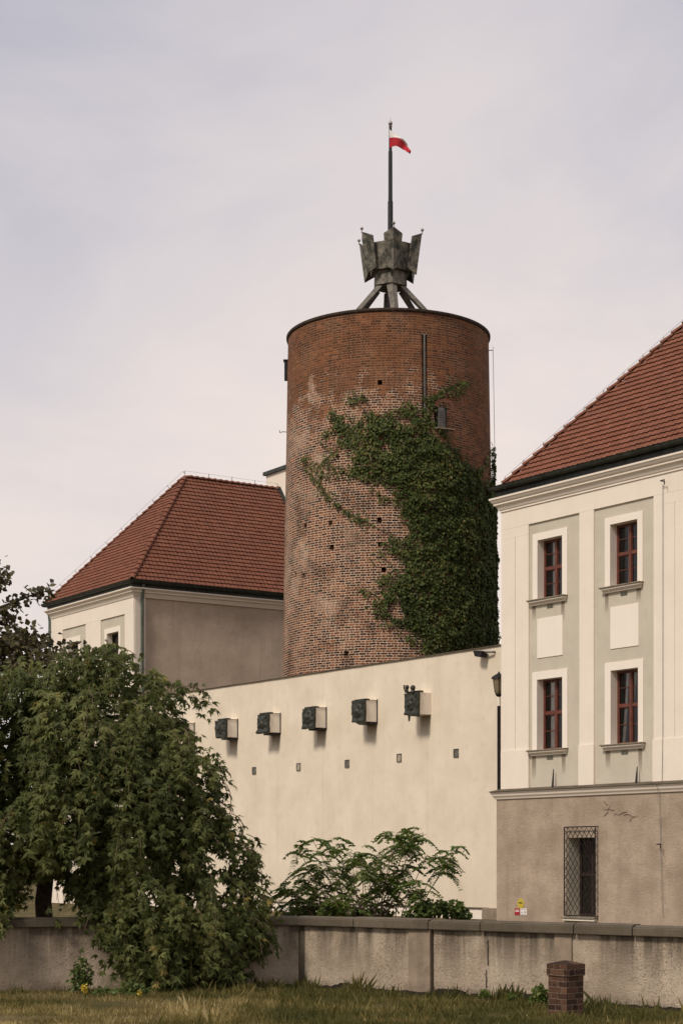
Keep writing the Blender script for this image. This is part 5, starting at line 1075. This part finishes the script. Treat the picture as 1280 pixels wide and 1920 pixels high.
def locust():
    cl = [(215,250,.9),(285,205,.8),(330,250,.7),(400,220,.9),(320,345,1.1),(260,350,1),(240,440,1),(150,430,1),(200,470,.7),(470,275,1),(520,290,1),(590,290,1),(540,380,1.1),(480,360,1),(520,470,1),(420,430,1),(350,460,1),(380,340,1),(350,520,.9),(640,330,.9),(640,430,1),(705,160,1),(690,205,1),(755,220,1.1),(730,240,.9),(835,165,1.0),(800,190,.8),(855,275,1),(925,305,1.2),(985,265,1),(940,350,.9),(740,345,1.1),(720,430,1.1),(800,400,1),(690,380,.9),(660,490,.9),(770,490,.9),(580,500,.9),(460,510,.9),(290,500,.9),(840,470,.9),(600,400,1),(560,340,.9),(230,490,.9),(310,540,.8),(260,400,.8),(420,500,.9),(360,400,.9),(180,520,.6)]
    D0 = 27.4; o = at(690, 1620, D0); o.z = 0
    T = empty('locust_shrub', o, 0, 'airy green shrub with feathery leaflets behind the garden wall, against the white wall', 'shrub')
    st = MB(); P, A, N, S = [], [], [], []; roots = [Vector((-.15, 0, 0)), Vector((.1, .05, 0)), Vector((.0, -.1, 0)), Vector((-.4, .1, 0)), Vector((.35, .05, 0))]
    for i, (x, y, s) in enumerate(cl):
        c = at(480+x/2.667, 1500+y/2.667, D0+rng.uniform(-.45, .45))-o; r = min(roots, key=lambda q: abs(q.x-c.x*.30)+.15*rng.random())
        mid = r.lerp(c, .5)+Vector((rng.normal(-(c.x-r.x)*.12, .07), rng.normal(0, .06), .08)); st.tube([r, r.lerp(mid, .6)+Vector((rng.normal(0, .03), 0, 0)), mid, mid.lerp(c, .6)+Vector((rng.normal(0, .03), 0, .02)), c], [.012, .010, .008, .006, .004], 5)
        nf = int(8.5*s)+1
        for k in range(nf):
            an = rng.uniform(0, 2*math.pi); el = rng.uniform(-.15, .9); d = Vector((math.cos(an), math.sin(an)*.8, math.sin(el)*.9)).normalized(); L = rng.uniform(.22, .38)*(.8+.25*s); base = c+Vector((rng.normal(0, .06), rng.normal(0, .07), rng.normal(-.03, .07)))
            side = d.cross(Vector((0, 0, 1))).normalized(); upn = side.cross(d).normalized(); pts = []
            for j in range(12):
                t = (j+1.5)/13; p = base+d*(L*t)+Vector((0, 0, -.75*L*t*t)); pts.append(p)
                if j < 1: continue
                for sg in (-1, 1):
                    a = side*sg*1.0+d*.35+Vector((0, 0, -.55+rng.normal(0, .22))); P.append(p); A.append(a); N.append(upn+Vector((rng.normal(0, .2), rng.normal(0, .2), .1))); S.append(rng.uniform(.068, .095)*(1.05-.45*abs(t-.45)))
            P.append(pts[-1]); A.append(d-Vector((0, 0, .5))); N.append(upn); S.append(.055)
            st.tube([base]+pts[::3], .0035, 3, False)
    tag(st.build('stem', TWIG, T), kind='stuff'); leaves('foliage', [tuple(p) for p in P], [tuple(p) for p in A], [tuple(p) for p in N], S, [(0,0,0),(.45,.25,.03),(1,.03,-.03),(.45,-.25,.03)], LEAF_F, SHRUBL, T)
locust()
def bush(name, blobs, D0, label, mat, n, size, cat='bush', root=None):
    c0 = at(*blobs[0][:2], D0); o = Vector((c0.x, D0, 0)); T = empty(name, o, 0, label, cat); P, A, N, S = [], [], [], []; st = MB()
    tot = sum(b[2]*b[3] for b in blobs)
    for x, y, rx, ry in blobs:
        c = at(x, y, D0)-o; a, b = rx/F*D0, ry/F*D0; k = int(n*rx*ry/tot)
        v = rng.normal(0, 1, (k, 3)); v /= np.linalg.norm(v, axis=1, keepdims=True); rr = rng.random((k, 1))**.4
        p = np.array(c)+v*rr*np.array([a, max(a, b)*.8, b])*(1+.25*np.array([[mnoise.noise((q[0]*3, q[1]*3, q[2]*3+x))] for q in v])); p[:, 2] = np.maximum(p[:, 2], .02)
        P.append(p); A.append(v+rng.normal(0, .5, (k, 3))+np.array([0, 0, -.25])); N.append(v*.6+rng.normal(0, .5, (k, 3))+np.array([0, -.2, .7])); S.append(rng.uniform(.7, 1.25, k)*size)
        for _ in range(5):
            e = Vector(tuple(c))+Vector((rng.normal(0, a*.5), rng.normal(0, a*.4), rng.normal(0, b*.4))); st.tube([(rng.normal(0, .05), rng.normal(0, .05), 0), Vector((e.x*.5, e.y*.5, e.z*.6)), e], [.010, .008, .004], 5)
    tag(st.build('stem', TWIG, T), kind='stuff'); leaves('foliage', np.concatenate(P), np.concatenate(A), np.concatenate(N), np.concatenate(S), FOLD_T, FOLD_F, mat, T)
bush('round_bush', [(812,1702,30,14),(845,1705,28,15),(866,1714,16,12),(785,1713,30,11)], 27.0, 'dense dark bush with rounded leaves behind the wall, right of the feathery shrub', BUSHL, 1150, .065)
bush('low_bush', [(560,1712,28,9),(600,1710,32,12),(655,1712,32,11),(705,1716,30,10)], 27.9, 'low dark bush along the garden wall under the feathery shrub', BUSHL, 1300, .065)
bush('weed', [(1012,1868,14,20),(1006,1880,14,12)], 22.6, 'leafy green weed at the wall foot left of the brick pillar', SHRUBL, 420, .05, 'plant')
bush('weed', [(908,1866,9,8)], 23.2, 'tiny green weed at the wall foot, farthest left of three near the pillar', SHRUBL, 120, .04, 'plant')
bush('weed', [(955,1872,9,9)], 22.9, 'small leafy weed between the two larger weeds at the wall foot', SHRUBL, 130, .045, 'plant')
bush('weed', [(155,1820,18,22),(150,1845,20,22)], 24.6, 'dark bushy weed at the wall foot under the weeping tree', BUSHL, 420, .06, 'plant')
bush('weed', [(250,1858,26,12),(200,1862,22,10)], 24.3, 'spreading low weed beneath the drooping branches', BUSHL, 360, .06, 'plant')
def snapdragon(px, py, lab, n):
    D = 23.4; o = at(px, 1620, D); o.z = 0; T = empty('yellow_flower', o, 0, lab, 'flower', 'yellow flowers in the lawn'); z1 = max(.12, EYE+(HY-py)/F*D); m = MB(); m.tube([(0, 0, 0), (.01, 0, z1*.6), (0, 0, z1)], [.006, .005, .003], 4); m.build('stem', SHRUBL, T)
    P = np.stack([rng.normal(0, .018, n), rng.normal(0, .018, n), rng.uniform(z1*.45, z1*1.02, n)], -1); leaves('petals', P, rng.normal(0, 1, (n, 3))*np.array([1, 1, .4]), rng.normal(0, 1, (n, 3))+np.array([0, -.5, .5]), rng.uniform(.03, .05, n), FOLD_T, FOLD_F, YEL, T)
snapdragon(160, 1846, 'tall yellow flower spike in front of the wall beneath the tree', 40); snapdragon(262, 1868, 'short yellow flower to the right of the tall flower spike', 14)
# lawn blades
def grass():
    n = 150000; x = rng.uniform(-5.6, 5.6, n); y = 19.2+(27-19.2)*rng.random(n)**1.25; ok = (y < wall_y(x)-.27-.22*np.sin(x*2.1)*(x > .3)) & (np.abs(x) < y*.20+.3); x, y = x[ok], y[ok]; n = len(x)
    a = np.array([mnoise.noise((p*.9, q*.9, 2)) for p, q in zip(x, y)]); b = np.array([mnoise.noise((p*2.6, q*2.6, 6)) for p, q in zip(x, y)])
    h = (.03+.07*rng.random(n)**1.5)*(1+.9*np.clip(b, -.3, 1)); near = np.clip(1-(wall_y(x)-y)/1.0, 0, 1); h *= 1+near*(.3+1.5*np.clip(b, 0, 1)); tall = rng.random(n) < .012*(x > -2.4); h[tall] *= 1.9
    h *= np.where(x < -2, .75, 1.15)
    wd = np.clip(.045/h, .3, 1.0)
    A = np.stack([rng.normal(0, .35, n), rng.normal(0, .35, n), np.ones(n)], -1); N = np.stack([rng.normal(0, 1, n), rng.normal(0, 1, n), np.zeros(n)], -1)
    dry = np.clip(.38+.6*a+.27*(x < -1.2)*(y < 22.9)*np.clip(b+.6, 0, 1)+rng.normal(0, .15, n)-.35*near-.2*(x > -.8), .01, .99)
    P = np.stack([x, y, -.03*np.ones(n)], -1)
    o = leaves('grass', P, A, N, h, [(0, .075, 0), (.55, .055, .06), (1, 0, .28), (.5, -.055, .06), (0, -.075, 0)], [(0, 1, 2, 3, 4)], GRASSM, None, rnd=dry); tag(o, kind='stuff', label='dry grass of the lawn in front of the wall')
grass()
